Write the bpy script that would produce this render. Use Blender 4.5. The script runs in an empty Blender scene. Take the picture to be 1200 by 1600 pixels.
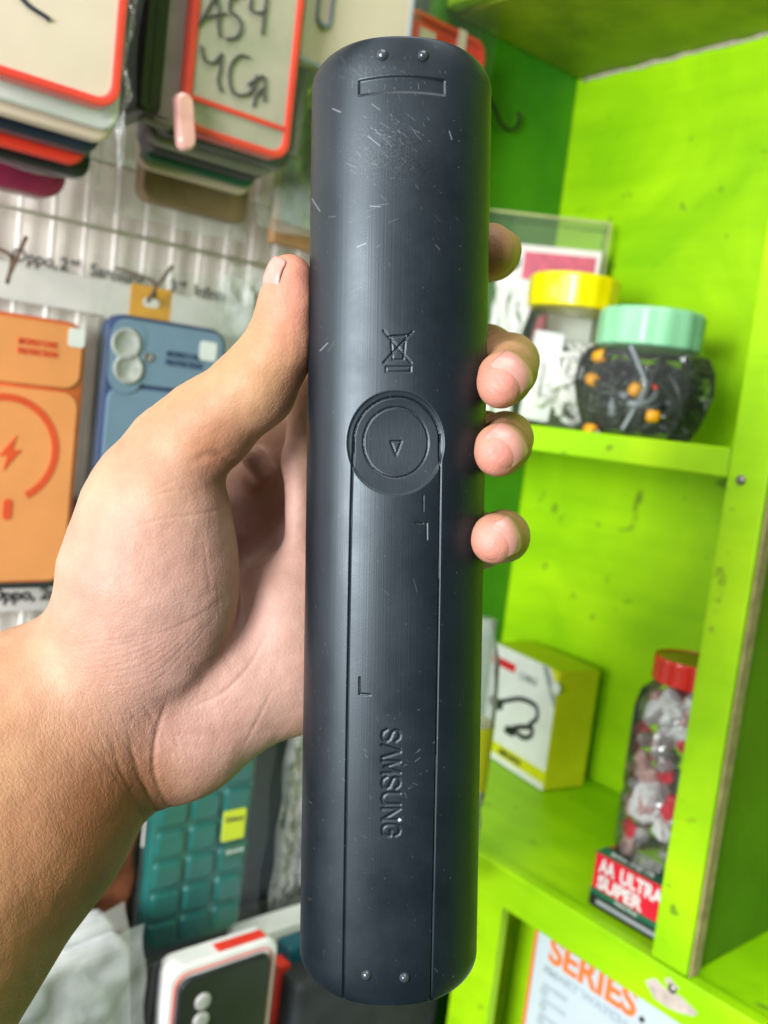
import bpy, bmesh, math, random
import numpy as np
from mathutils import Vector, Matrix, noise
random.seed(7); rng = np.random.default_rng(7)
S = bpy.context.scene
COL = S.collection
# ------------------------------------------------------------------ camera, light, exposure
FPX = 1437.0                                   # focal length in photo pixels (1200 x 1600)
ea = Vector((1700, -50, -FPX)).normalized()     # camera-space direction of world X
eb = Vector((-1207, 300, -FPX)); eb = (eb - ea * eb.dot(ea)).normalized()
ez = ea.cross(eb)
CR = Matrix((ea, eb, ez))                       # camera space -> world
CAM = CR.to_4x4()
cd = bpy.data.cameras.new('camera'); cam = bpy.data.objects.new('camera', cd); COL.objects.link(cam)
cam.matrix_world = CAM
cd.sensor_fit = 'VERTICAL'; cd.sensor_height = 36; cd.lens = 36 * FPX / 1600
cd.clip_start = 0.01; cd.clip_end = 50
cd.dof.use_dof = True; cd.dof.focus_distance = 0.238; cd.dof.aperture_fstop = cd.lens / 2.3
S.camera = cam
w = bpy.data.worlds.new('World'); S.world = w; w.use_nodes = True
w.node_tree.nodes['Background'].inputs[0].default_value = (0.90, 0.96, 1.0, 1)
w.node_tree.nodes['Background'].inputs[1].default_value = 0.055
def area(name, pos_cam, target_cam, size, size_y, power, col):
    l = bpy.data.lights.new(name, 'AREA'); l.shape = 'RECTANGLE'; l.size = size; l.size_y = size_y; l.energy = power; l.color = col
    o = bpy.data.objects.new(name, l); COL.objects.link(o)
    p = CR @ Vector(pos_cam); t = CR @ Vector(target_cam)
    o.location = p; o.rotation_euler = (t - p).to_track_quat('-Z', 'Y').to_euler()
    return o
area('shop_front_light', (-0.92, 0.08, 0.82), (0, 0, -0.35), 0.50, 0.56, 15, (0.97, 0.99, 1.0))
area('wall_fill_light', (-0.56, 0.115, 0.66), (0.0, 0.0, -0.45), 0.36, 0.50, 21, (0.99, 0.99, 1.0))  # added fill to brighten the display wall; also shapes the remote's highlight
area('ceiling_light', (0.25, 1.5, 0.35), (0.1, 0, -0.5), 1.2, 1.2, 24, (1.0, 0.98, 0.95))
S.view_settings.view_transform = 'Standard'; S.view_settings.look = 'None'
S.view_settings.exposure = 0.12; S.view_settings.gamma = 1
# ------------------------------------------------------------------ helpers
def ray(px, py): return CR @ Vector(((px - 600) / FPX, (800 - py) / FPX, -1.0))
def hitY(px, py, Y): r = ray(px, py); return r * (Y / r.y)
def hitX(px, py, X): r = ray(px, py); return r * (X / r.x)
def hitZ(px, py, Z): r = ray(px, py); return r * (Z / r.z)
def tag(o, label=None, cat=None, group=None, kind=None):
    if label: o['label'] = label
    if cat: o['category'] = cat
    if group: o['group'] = group
    if kind: o['kind'] = kind
    return o
def empty(name, loc=(0, 0, 0), rot=None, mat=None):
    o = bpy.data.objects.new(name, None); COL.objects.link(o); o.empty_display_size = 0.01
    if mat is not None: o.matrix_world = mat
    else:
        o.location = loc
        if rot: o.rotation_euler = rot
    return o
def link(name, me, mat, parent=None, smooth=False):
    if mat is not None and len(me.materials) == 0: me.materials.append(mat)
    me.polygons.foreach_set('use_smooth', [smooth] * len(me.polygons))
    o = bpy.data.objects.new(name, me); COL.objects.link(o)
    if parent: o.parent = parent
    return o
def obj(name, bm, mat, parent=None, smooth=False, bevel=0, seg=2, sub=0):
    bmesh.ops.recalc_face_normals(bm, faces=bm.faces)
    me = bpy.data.meshes.new(name); bm.to_mesh(me); bm.free()
    o = link(name, me, mat, parent, smooth)
    if bevel:
        m = o.modifiers.new('b', 'BEVEL'); m.width = bevel; m.segments = seg; m.limit_method = 'ANGLE'; m.angle_limit = 0.6
    if sub:
        m = o.modifiers.new('s', 'SUBSURF'); m.levels = sub; m.render_levels = sub
    return o
def box(bm, x0, x1, y0, y1, z0, z1):
    vs = [bm.verts.new((x, y, z)) for x in (x0, x1) for y in (y0, y1) for z in (z0, z1)]
    for f in ((0,1,3,2),(4,6,7,5),(0,4,5,1),(2,3,7,6),(0,2,6,4),(1,5,7,3)): bm.faces.new([vs[i] for i in f])
def rr(wd, ht, r, n=7, cx=0, cz=0):
    pts = []
    for (sx, sz, a0) in ((1, 1, 0), (-1, 1, 90), (-1, -1, 180), (1, -1, 270)):
        for i in range(n + 1):
            a = math.radians(a0 + 90 * i / n)
            pts.append((cx + sx * (wd / 2 - r) + r * math.cos(a), cz + sz * (ht / 2 - r) + r * math.sin(a)))
    return pts
def prism(bm, pts, y0, y1, bev=0):
    """closed outline in XZ, front face at y0 (towards the viewer), back at y1; the front rim is chamfered by bev"""
    cx = sum(p[0] for p in pts) / len(pts); cz = sum(p[1] for p in pts) / len(pts)
    def ring(y, ins):
        out = []
        for x, z in pts:
            d = math.hypot(x - cx, z - cz) or 1
            out.append(bm.verts.new((x - (x - cx) / d * ins, y, z - (z - cz) / d * ins)))
        return out
    rings = [ring(y0, bev), ring(y0 + bev * 0.35, bev * 0.35), ring(y0 + bev, 0), ring(y1, 0)] if bev else [ring(y0, 0), ring(y1, 0)]
    n = len(pts)
    for a, b in zip(rings, rings[1:]):
        for i in range(n): bm.faces.new((a[i], a[(i + 1) % n], b[(i + 1) % n], b[i]))
    bm.faces.new(rings[0]); bm.faces.new(rings[-1][::-1])
def frame(bm, o_pts, i_pts, y0, y1):
    n = len(o_pts)
    A = [[bm.verts.new((x, y, z)) for x, z in p] for p, y in ((o_pts, y0), (i_pts, y0), (i_pts, y1), (o_pts, y1))]
    for a, b in ((0, 1), (1, 2), (2, 3), (3, 0)):
        for i in range(n): bm.faces.new((A[a][i], A[a][(i + 1) % n], A[b][(i + 1) % n], A[b][i]))
def tube(bm, pts, r, n=8, close=True):
    pts = [Vector(p) for p in pts]; rings = []
    up = Vector((0.13, 0.21, 0.97))
    for i, p in enumerate(pts):
        d = (pts[min(i + 1, len(pts) - 1)] - pts[max(i - 1, 0)]).normalized()
        u = d.cross(up)
        if u.length < 0.05: u = d.cross(Vector((1, 0, 0)))
        u.normalize(); v = d.cross(u)
        rad = r[i] if isinstance(r, (list, tuple)) else r
        rings.append([bm.verts.new(p + (u * math.cos(a) + v * math.sin(a)) * rad) for a in [2 * math.pi * k / n for k in range(n)]])
    for a, b in zip(rings, rings[1:]):
        for i in range(n): bm.faces.new((a[i], a[(i + 1) % n], b[(i + 1) % n], b[i]))
    if close: bm.faces.new(rings[0][::-1]); bm.faces.new(rings[-1])
def lathe(bm, prof, n=32, cap=True, ribs=0, ribamp=0, c=(0, 0, 0)):
    rings = []
    for r, z in prof:
        ring = []
        for k in range(n):
            a = 2 * math.pi * k / n
            q = r * (1 + (ribamp * math.cos(a * ribs) if ribs else 0))
            ring.append(bm.verts.new((c[0] + q * math.cos(a), c[1] + q * math.sin(a), c[2] + z)))
        rings.append(ring)
    for a, b in zip(rings, rings[1:]):
        for i in range(n): bm.faces.new((a[i], a[(i + 1) % n], b[(i + 1) % n], b[i]))
    if cap: bm.faces.new(rings[0][::-1]); bm.faces.new(rings[-1])
def smooth_path(pts, n=6):
    pts = [Vector(p) for p in pts]; out = []
    P = [pts[0]] + pts + [pts[-1]]
    for i in range(1, len(P) - 2):
        for k in range(n):
            t = k / n; a, b, c, d = P[i - 1], P[i], P[i + 1], P[i + 2]
            out.append(0.5 * ((2 * b) + (c - a) * t + (2 * a - 5 * b + 4 * c - d) * t * t + (3 * b - a - 3 * c + d) * t ** 3))
    out.append(pts[-1]); return out
FACE_Y = Matrix(((1, 0, 0), (0, 0, -1), (0, 1, 0)))           # text facing -Y
FACE_X = Matrix(((0, 0, -1), (-1, 0, 0), (0, 1, 0)))          # text facing -X
def text(name, s, size, pos, rot, mat, parent=None, depth=0.0002, sx=1.0, bold=0.0, align='LEFT'):
    c = bpy.data.curves.new(name, 'FONT'); c.body = s; c.size = size; c.extrude = depth; c.offset = bold; c.align_x = align
    t = bpy.data.objects.new('tmp', c); COL.objects.link(t)
    dg = bpy.context.evaluated_depsgraph_get(); dg.update()
    me = bpy.data.meshes.new_from_object(t.evaluated_get(dg)); bpy.data.objects.remove(t); bpy.data.curves.remove(c)
    me.name = name; me.materials.clear()
    me.transform(Matrix.Diagonal((sx, 1, 1, 1)))
    me.transform(rot.to_4x4()); me.transform(Matrix.Translation(pos))
    return link(name, me, mat, parent)
# ------------------------------------------------------------------ materials
MATS = {}
def nt(name):
    m = bpy.data.materials.new(name); m.use_nodes = True
    return m, m.node_tree, m.node_tree.nodes['Principled BSDF']
def N(t, kind, **kw):
    n = t.nodes.new(kind)
    for k, v in kw.items(): setattr(n, k, v)
    return n
def mat(name, col, rough=0.5, var=0.12, scale=60, metal=0, bump=0.0, bscale=300, coat=0, spec=0.5, col2=None, sss=0):
    m, t, b = nt(name)
    tc = N(t, 'ShaderNodeTexCoord'); no = N(t, 'ShaderNodeTexNoise'); no.inputs['Scale'].default_value = scale; no.inputs['Detail'].default_value = 6
    t.links.new(tc.outputs['Object'], no.inputs['Vector'])
    cr = N(t, 'ShaderNodeValToRGB'); c2 = col2 or tuple(max(0, c * (1 - var * 2.2)) for c in col)
    cr.color_ramp.elements[0].position = 0.3; cr.color_ramp.elements[1].position = 0.68
    cr.color_ramp.elements[0].color = (*c2, 1); cr.color_ramp.elements[1].color = (*col, 1)
    t.links.new(no.outputs['Fac'], cr.inputs['Fac']); t.links.new(cr.outputs['Color'], b.inputs['Base Color'])
    mr = N(t, 'ShaderNodeMapRange'); mr.inputs['To Min'].default_value = max(0.02, rough - 0.1); mr.inputs['To Max'].default_value = min(1, rough + 0.1)
    t.links.new(no.outputs['Fac'], mr.inputs['Value']); t.links.new(mr.outputs['Result'], b.inputs['Roughness'])
    b.inputs['Metallic'].default_value = metal; b.inputs['Coat Weight'].default_value = coat; b.inputs['Specular IOR Level'].default_value = spec
    if sss: b.inputs['Subsurface Weight'].default_value = sss; b.inputs['Subsurface Scale'].default_value = 0.004
    if bump:
        n2 = N(t, 'ShaderNodeTexNoise'); n2.inputs['Scale'].default_value = bscale; n2.inputs['Detail'].default_value = 4
        t.links.new(tc.outputs['Object'], n2.inputs['Vector'])
        bp = N(t, 'ShaderNodeBump'); bp.inputs['Strength'].default_value = bump; bp.inputs['Distance'].default_value = 0.002
        t.links.new(n2.outputs['Fac'], bp.inputs['Height']); t.links.new(bp.outputs['Normal'], b.inputs['Normal'])
    return m
def clear(name, tint=(0.95, 0.97, 0.96), rough=0.08, haze=0.12, bump=0.5, bscale=45, ior=1.45):
    """thin clear plastic: mostly straight-through, with fresnel gloss and a little milky scatter"""
    m = bpy.data.materials.new(name); m.use_nodes = True; t = m.node_tree; t.nodes.clear()
    out = N(t, 'ShaderNodeOutputMaterial'); tr = N(t, 'ShaderNodeBsdfTransparent'); tr.inputs[0].default_value = (*tint, 1)
    gl = N(t, 'ShaderNodeBsdfGlossy'); gl.inputs['Roughness'].default_value = rough
    df = N(t, 'ShaderNodeBsdfDiffuse'); df.inputs[0].default_value = (0.85, 0.87, 0.86, 1)
    tc = N(t, 'ShaderNodeTexCoord'); no = N(t, 'ShaderNodeTexNoise'); no.inputs['Scale'].default_value = bscale; no.inputs['Detail'].default_value = 3; no.inputs['Distortion'].default_value = 0.8
    t.links.new(tc.outputs['Object'], no.inputs['Vector'])
    bp = N(t, 'ShaderNodeBump'); bp.inputs['Strength'].default_value = bump; bp.inputs['Distance'].default_value = 0.006
    t.links.new(no.outputs['Fac'], bp.inputs['Height']); t.links.new(bp.outputs['Normal'], gl.inputs['Normal'])
    fr = N(t, 'ShaderNodeFresnel'); fr.inputs[0].default_value = ior; t.links.new(bp.outputs['Normal'], fr.inputs['Normal'])
    m1 = N(t, 'ShaderNodeMixShader'); m1.inputs[0].default_value = haze; t.links.new(tr.outputs[0], m1.inputs[1]); t.links.new(df.outputs[0], m1.inputs[2])
    m2 = N(t, 'ShaderNodeMixShader'); t.links.new(fr.outputs[0], m2.inputs[0]); t.links.new(m1.outputs[0], m2.inputs[1]); t.links.new(gl.outputs[0], m2.inputs[2])
    t.links.new(m2.outputs[0], out.inputs[0]); return m
def paint_green():
    m, t, b = nt('green_enamel')
    tc = N(t, 'ShaderNodeTexCoord')
    n1 = N(t, 'ShaderNodeTexNoise'); n1.inputs['Scale'].default_value = 7; n1.inputs['Detail'].default_value = 5; n1.inputs['Distortion'].default_value = 0.6
    n2 = N(t, 'ShaderNodeTexNoise'); n2.inputs['Scale'].default_value = 38; n2.inputs['Detail'].default_value = 8; n2.inputs['Roughness'].default_value = 0.7
    for n in (n1, n2): t.links.new(tc.outputs['Object'], n.inputs['Vector'])
    r1 = N(t, 'ShaderNodeValToRGB'); r1.color_ramp.elements[0].position = 0.33; r1.color_ramp.elements[1].position = 0.66
    r1.color_ramp.elements[0].color = (0.245, 0.570, 0.003, 1); r1.color_ramp.elements[1].color = (0.470, 0.830, 0.005, 1)
    t.links.new(n1.outputs['Fac'], r1.inputs['Fac'])
    r2 = N(t, 'ShaderNodeValToRGB'); r2.color_ramp.elements[0].position = 0.69; r2.color_ramp.elements[1].position = 0.78
    r2.color_ramp.elements[0].color = (0, 0, 0, 1); r2.color_ramp.elements[1].color = (0.55, 0.55, 0.55, 1)
    t.links.new(n2.outputs['Fac'], r2.inputs['Fac'])
    mx = N(t, 'ShaderNodeMix', data_type='RGBA'); t.links.new(r2.outputs['Color'], mx.inputs['Factor']); t.links.new(r1.outputs['Color'], mx.inputs['A']); mx.inputs['B'].default_value = (0.52, 0.62, 0.22, 1)
    n3 = N(t, 'ShaderNodeTexNoise'); n3.inputs['Scale'].default_value = 55; n3.inputs['Detail'].default_value = 9; t.links.new(tc.outputs['Object'], n3.inputs['Vector'])
    r3 = N(t, 'ShaderNodeValToRGB'); r3.color_ramp.elements[0].position = 0.27; r3.color_ramp.elements[1].position = 0.34
    r3.color_ramp.elements[0].color = (0.7, 0.7, 0.7, 1); r3.color_ramp.elements[1].color = (0, 0, 0, 1); t.links.new(n3.outputs['Fac'], r3.inputs['Fac'])
    mx2 = N(t, 'ShaderNodeMix', data_type='RGBA'); t.links.new(r3.outputs['Color'], mx2.inputs['Factor']); t.links.new(mx.outputs['Result'], mx2.inputs['A']); mx2.inputs['B'].default_value = (0.10, 0.16, 0.02, 1)
    mpb = N(t, 'ShaderNodeMapping'); mpb.inputs['Scale'].default_value = (60, 5, 60); t.links.new(tc.outputs['Object'], mpb.inputs['Vector'])
    n4 = N(t, 'ShaderNodeTexNoise'); n4.inputs['Scale'].default_value = 1; n4.inputs['Detail'].default_value = 6; t.links.new(mpb.outputs[0], n4.inputs['Vector'])
    r4_ = N(t, 'ShaderNodeValToRGB'); r4_.color_ramp.elements[0].position = 0.3; r4_.color_ramp.elements[1].position = 0.62; r4_.color_ramp.elements[0].color = (0.62, 0.74, 0.5, 1); r4_.color_ramp.elements[1].color = (1, 1, 1, 1); t.links.new(n4.outputs['Fac'], r4_.inputs['Fac'])
    mx3 = N(t, 'ShaderNodeMix', data_type='RGBA', blend_type='MULTIPLY'); mx3.inputs['Factor'].default_value = 0.38; t.links.new(mx2.outputs['Result'], mx3.inputs['A']); t.links.new(r4_.outputs['Color'], mx3.inputs['B'])
    t.links.new(mx3.outputs['Result'], b.inputs['Base Color'])
    b.inputs['Roughness'].default_value = 0.42; b.inputs['Specular IOR Level'].default_value = 0.22
    bp = N(t, 'ShaderNodeBump'); bp.inputs['Strength'].default_value = 0.35; bp.inputs['Distance'].default_value = 0.003
    t.links.new(n2.outputs['Fac'], bp.inputs['Height']); t.links.new(bp.outputs['Normal'], b.inputs['Normal'])
    return m
def skin_mat():
    m, t, b = nt('skin')
    tc = N(t, 'ShaderNodeTexCoord'); at = N(t, 'ShaderNodeAttribute', attribute_name='tone')
    no = N(t, 'ShaderNodeTexNoise'); no.inputs['Scale'].default_value = 70; no.inputs['Detail'].default_value = 7; no.inputs['Roughness'].default_value = 0.62
    t.links.new(tc.outputs['Object'], no.inputs['Vector'])
    r = N(t, 'ShaderNodeValToRGB'); r.color_ramp.elements[0].position = 0.3; r.color_ramp.elements[1].position = 0.7
    r.color_ramp.elements[0].color = (0.86, 0.78, 0.76, 1); r.color_ramp.elements[1].color = (1.05, 1.07, 1.06, 1)
    t.links.new(no.outputs['Fac'], r.inputs['Fac'])
    mx = N(t, 'ShaderNodeMix', data_type='RGBA', blend_type='MULTIPLY'); mx.inputs['Factor'].default_value = 1
    t.links.new(at.outputs['Color'], mx.inputs['A']); t.links.new(r.outputs['Color'], mx.inputs['B'])
    t.links.new(mx.outputs['Result'], b.inputs['Base Color'])
    b.inputs['Roughness'].default_value = 0.58; b.inputs['Specular IOR Level'].default_value = 0.34
    b.inputs['Subsurface Weight'].default_value = 0.22; b.inputs['Subsurface Radius'].default_value = (1.0, 0.35, 0.2); b.inputs['Subsurface Scale'].default_value = 0.0035
    # lattice of fine skin furrows, stretched across the wrist, plus pores
    def cells(rz, sx, sy):
        nz_ = N(t, 'ShaderNodeTexNoise'); nz_.inputs['Scale'].default_value = 160; nz_.inputs['Detail'].default_value = 2; t.links.new(tc.outputs['Object'], nz_.inputs['Vector'])
        wv = N(t, 'ShaderNodeMix', data_type='VECTOR'); wv.inputs['Factor'].default_value = 0.0035; t.links.new(tc.outputs['Object'], wv.inputs['A']); t.links.new(nz_.outputs['Color'], wv.inputs['B'])
        mp = N(t, 'ShaderNodeMapping', vector_type='TEXTURE'); mp.inputs['Rotation'].default_value = (0, 0, rz); mp.inputs['Scale'].default_value = (1 / sx, 1 / sy, 1 / sy)
        t.links.new(wv.outputs['Result'], mp.inputs['Vector'])
        n = N(t, 'ShaderNodeTexVoronoi', feature='DISTANCE_TO_EDGE'); n.inputs['Scale'].default_value = 1
        t.links.new(mp.outputs[0], n.inputs['Vector'])
        d = N(t, 'ShaderNodeMath', operation='MINIMUM'); d.inputs[1].default_value = 0.16; t.links.new(n.outputs['Distance'], d.inputs[0]); return d
    l1 = cells(-0.88, 210, 900); l2 = cells(-1.28, 230, 1000)
    s2 = N(t, 'ShaderNodeMath', operation='ADD'); t.links.new(l1.outputs[0], s2.inputs[0]); t.links.new(l2.outputs[0], s2.inputs[1])
    wr = N(t, 'ShaderNodeAttribute', attribute_name='wrinkle')
    bp = N(t, 'ShaderNodeBump'); bp.inputs['Distance'].default_value = 0.0016; t.links.new(wr.outputs['Fac'], bp.inputs['Strength'])
    t.links.new(s2.outputs[0], bp.inputs['Height'])
    vo = N(t, 'ShaderNodeTexVoronoi'); vo.inputs['Scale'].default_value = 1300; t.links.new(tc.outputs['Object'], vo.inputs['Vector'])
    b2 = N(t, 'ShaderNodeBump'); b2.inputs['Strength'].default_value = 0.16; b2.inputs['Distance'].default_value = 0.0005
    t.links.new(vo.outputs['Distance'], b2.inputs['Height']); t.links.new(bp.outputs['Normal'], b2.inputs['Normal'])
    t.links.new(b2.outputs['Normal'], b.inputs['Normal'])
    return m
def remote_mat(ridges=0.5):
    m, t, b = nt('remote_plastic')
    tc = N(t, 'ShaderNodeTexCoord'); at = N(t, 'ShaderNodeAttribute', attribute_name='wear')
    no = N(t, 'ShaderNodeTexNoise'); no.inputs['Scale'].default_value = 45; no.inputs['Detail'].default_value = 8; no.inputs['Roughness'].default_value = 0.65
    t.links.new(tc.outputs['Object'], no.inputs['Vector'])
    r = N(t, 'ShaderNodeValToRGB'); r.color_ramp.elements[0].position = 0.3; r.color_ramp.elements[1].position = 0.75
    r.color_ramp.elements[0].color = (0.0020, 0.0045, 0.0075, 1); r.color_ramp.elements[1].color = (0.0042, 0.0080, 0.0125, 1)
    t.links.new(no.outputs['Fac'], r.inputs['Fac'])
    mx = N(t, 'ShaderNodeMix', data_type='RGBA'); t.links.new(at.outputs['Fac'], mx.inputs['Factor']); t.links.new(r.outputs['Color'], mx.inputs['A']); mx.inputs['B'].default_value = (0.42, 0.46, 0.50, 1)
    t.links.new(mx.outputs['Result'], b.inputs['Base Color'])
    mr = N(t, 'ShaderNodeMapRange'); mr.inputs['From Min'].default_value = 0.3; mr.inputs['From Max'].default_value = 0.7; mr.inputs['To Min'].default_value = 0.38; mr.inputs['To Max'].default_value = 0.50
    t.links.new(no.outputs['Fac'], mr.inputs['Value']); t.links.new(mr.outputs['Result'], b.inputs['Roughness'])
    b.inputs['Specular IOR Level'].default_value = 0.55; b.inputs['Specular Tint'].default_value = (0.80, 0.92, 1.0, 1)
    mp = N(t, 'ShaderNodeMapping'); mp.inputs['Scale'].default_value = (2800, 10, 2800); t.links.new(tc.outputs['Object'], mp.inputs['Vector'])
    n2 = N(t, 'ShaderNodeTexNoise'); n2.inputs['Scale'].default_value = 1; n2.inputs['Detail'].default_value = 2; t.links.new(mp.outputs[0], n2.inputs['Vector'])
    bp = N(t, 'ShaderNodeBump'); bp.inputs['Strength'].default_value = ridges; bp.inputs['Distance'].default_value = 0.00004
    t.links.new(n2.outputs['Fac'], bp.inputs['Height'])
    n3 = N(t, 'ShaderNodeTexNoise'); n3.inputs['Scale'].default_value = 2600; t.links.new(tc.outputs['Object'], n3.inputs['Vector'])
    b3 = N(t, 'ShaderNodeBump'); b3.inputs['Strength'].default_value = 0.12; b3.inputs['Distance'].default_value = 0.0001
    t.links.new(n3.outputs['Fac'], b3.inputs['Height']); t.links.new(bp.outputs['Normal'], b3.inputs['Normal'])
    t.links.new(b3.outputs['Normal'], b.inputs['Normal'])
    return m
M = dict(
    green=paint_green(), skin=skin_mat(), remote=remote_mat(),
    dividershade=mat('shaded_divider_green', (0.085, 0.20, 0.006), 0.5, 0.3, 14, bump=0.3, bscale=90, col2=(0.045, 0.10, 0.006)),  # cupboard green darkened: the shade on the divider is put into its colour
    sideshade=mat('shaded_side_green', (0.075, 0.32, 0.010), 0.45, 0.25, 12, bump=0.3, bscale=90, col2=(0.025, 0.19, 0.010)),  # side panel's shade is part of this green, darker than the back panel
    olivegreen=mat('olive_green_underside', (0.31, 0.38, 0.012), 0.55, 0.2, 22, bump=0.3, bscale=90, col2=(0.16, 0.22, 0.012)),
    wood=mat('raw_board_edge', (0.42, 0.33, 0.16), 0.8, 0.2, 120, bump=0.4),
    steel=mat('screw_steel', (0.35, 0.34, 0.32), 0.4, 0.2, 300, metal=0.9), rust=mat('rusty_wire', (0.16, 0.085, 0.045), 0.6, 0.3, 300, metal=0.4, bump=0.4, bscale=900),
    chip=mat('bare_filler', (0.60, 0.52, 0.45), 0.8, 0.15, 150, bump=0.4),
    wall=mat('off_white_wall', (0.90, 0.84, 0.78), 0.7, 0.10, 9, bump=0.15), wire=mat('white_coated_wire', (0.90, 0.85, 0.80), 0.4, 0.08, 80),
    packet=mat('wrapped_packet', (0.62, 0.64, 0.65), 0.5, 0.3, 30, bump=0.6, bscale=60, col2=(0.22, 0.24, 0.26)),
    paper=mat('label_paper', (0.76, 0.72, 0.69), 0.6, 0.06, 40), ink=mat('black_print', (0.035, 0.035, 0.04), 0.6, 0.05), greyink=mat('grey_print', (0.30, 0.33, 0.35), 0.6, 0.05),
    orange=mat('orange_silicone', (0.80, 0.30, 0.09), 0.5, 0.05, 30), dorange=mat('deep_orange_print', (0.72, 0.07, 0.008), 0.5, 0.05), rimorange=mat('orange_rim', (0.72, 0.12, 0.015), 0.5, 0.05),
    slate=mat('slate_blue_silicone', (0.16, 0.25, 0.36), 0.5, 0.05, 30), navy=mat('navy_rim', (0.018, 0.045, 0.14), 0.45, 0.1, 40),
    white=mat('white_plastic', (0.78, 0.79, 0.78), 0.45, 0.05, 50), lens=mat('camera_cutout', (0.50, 0.50, 0.47), 0.5, 0.2, 150), dot=mat('small_cutout', (0.22, 0.20, 0.17), 0.5, 0.1),
    red=mat('red_bumper', (0.80, 0.045, 0.025), 0.35, 0.08, 40), cream=mat('cream_insert', (0.74, 0.60, 0.48), 0.5, 0.06, 18), sage=mat('cloudy_back', (0.52, 0.45, 0.37), 0.3, 0.2, 25, col2=(0.34, 0.32, 0.25)),
    black=mat('black_rubber', (0.016, 0.017, 0.02), 0.35, 0.2, 60), dnavy=mat('dark_navy', (0.013, 0.022, 0.045), 0.35, 0.2, 60), maroon=mat('maroon_silicone', (0.22, 0.018, 0.055), 0.35, 0.08, 40),
    brown=mat('brown_leatherette', (0.28, 0.19, 0.10), 0.5, 0.15, 60, bump=0.3), tan=mat('tan_card', (0.50, 0.27, 0.12), 0.6, 0.1, 60), grey=mat('grey_card', (0.30, 0.28, 0.24), 0.6, 0.15, 40), beige=mat('beige_card', (0.50, 0.42, 0.36), 0.6, 0.1, 40),
    teal=mat('teal_quilted', (0.002, 0.130, 0.118), 0.35, 0.1, 30, coat=0.3), tealblue=mat('teal_blue_card', (0.01, 0.14, 0.20), 0.4, 0.2, 50), rust_brown=mat('russet_pouch', (0.30, 0.10, 0.045), 0.5, 0.3, 50, bump=0.4, bscale=80),
    yellow=mat('yellow_plastic', (0.88, 0.74, 0.0), 0.35, 0.06, 60, coat=0.2), lime=mat('yellow_green_label', (0.72, 0.80, 0.01), 0.5, 0.05), ylw_box=mat('yellow_carton', (0.66, 0.68, 0.01), 0.45, 0.06, 40),
    mint=mat('mint_plastic', (0.30, 0.70, 0.40), 0.38, 0.05, 60, coat=0.2), plug=mat('amber_plug', (0.85, 0.38, 0.01), 0.4, 0.08, 200), cable=mat('black_cable', (0.012, 0.016, 0.018), 0.4, 0.1, 200), gcable=mat('grey_cable', (0.25, 0.28, 0.32), 0.4, 0.1, 200),
    wcable=mat('white_cable', (0.82, 0.80, 0.76), 0.45, 0.1, 200), redlid=mat('red_lid', (0.80, 0.025, 0.01), 0.3, 0.08, 60, coat=0.3), olive=mat('olive_lid_inside', (0.33, 0.24, 0.01), 0.4, 0.1, 60), silver=mat('foil', (0.75, 0.74, 0.75), 0.22, 0.15, 130, metal=0.7, bump=0.8, bscale=160),
    palepink=mat('pale_pink_wrap', (0.82, 0.50, 0.47), 0.25, 0.2, 200, bump=0.6),
    pink=mat('pink_print', (0.62, 0.10, 0.16), 0.5, 0.15, 120), dgreen=mat('dark_green_print', (0.01, 0.13, 0.07), 0.45, 0.1), boxred=mat('box_red', (0.72, 0.012, 0.035), 0.4, 0.08, 60), orange_card=mat('orange_card', (0.85, 0.38, 0.03), 0.5, 0.08, 60),
    poster=mat('poster_white', (0.66, 0.76, 0.83), 0.35, 0.04, 12), posterorange=mat('poster_orange', (0.95, 0.25, 0.05), 0.5, 0.05), paleblue=mat('pale_print', (0.50, 0.60, 0.66), 0.5, 0.05), darkfloor=mat('dark_cloth', (0.03, 0.035, 0.04), 0.8, 0.3, 40),
    nail=mat('fingernail', (0.52, 0.25, 0.205), 0.34, 0.06, 300, coat=0.08, sss=0.2), nailedge=mat('nail_edge', (0.66, 0.50, 0.42), 0.4, 0.05, 300),
    bag=clear('clear_bag', haze=0.02, bump=0.3, bscale=26, ior=1.16), bag2=clear('crumpled_clear_bag', haze=0.26, rough=0.18, bump=0.4, bscale=35, ior=1.17), jar=clear('clear_jar', tint=(0.95, 0.97, 0.96), haze=0.04, bump=0.15, bscale=30, ior=1.3), olivefilm=clear('clear_box_film', tint=(0.93, 0.94, 0.72), haze=0.07, bump=0.3, bscale=20, ior=1.3),
)
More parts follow.
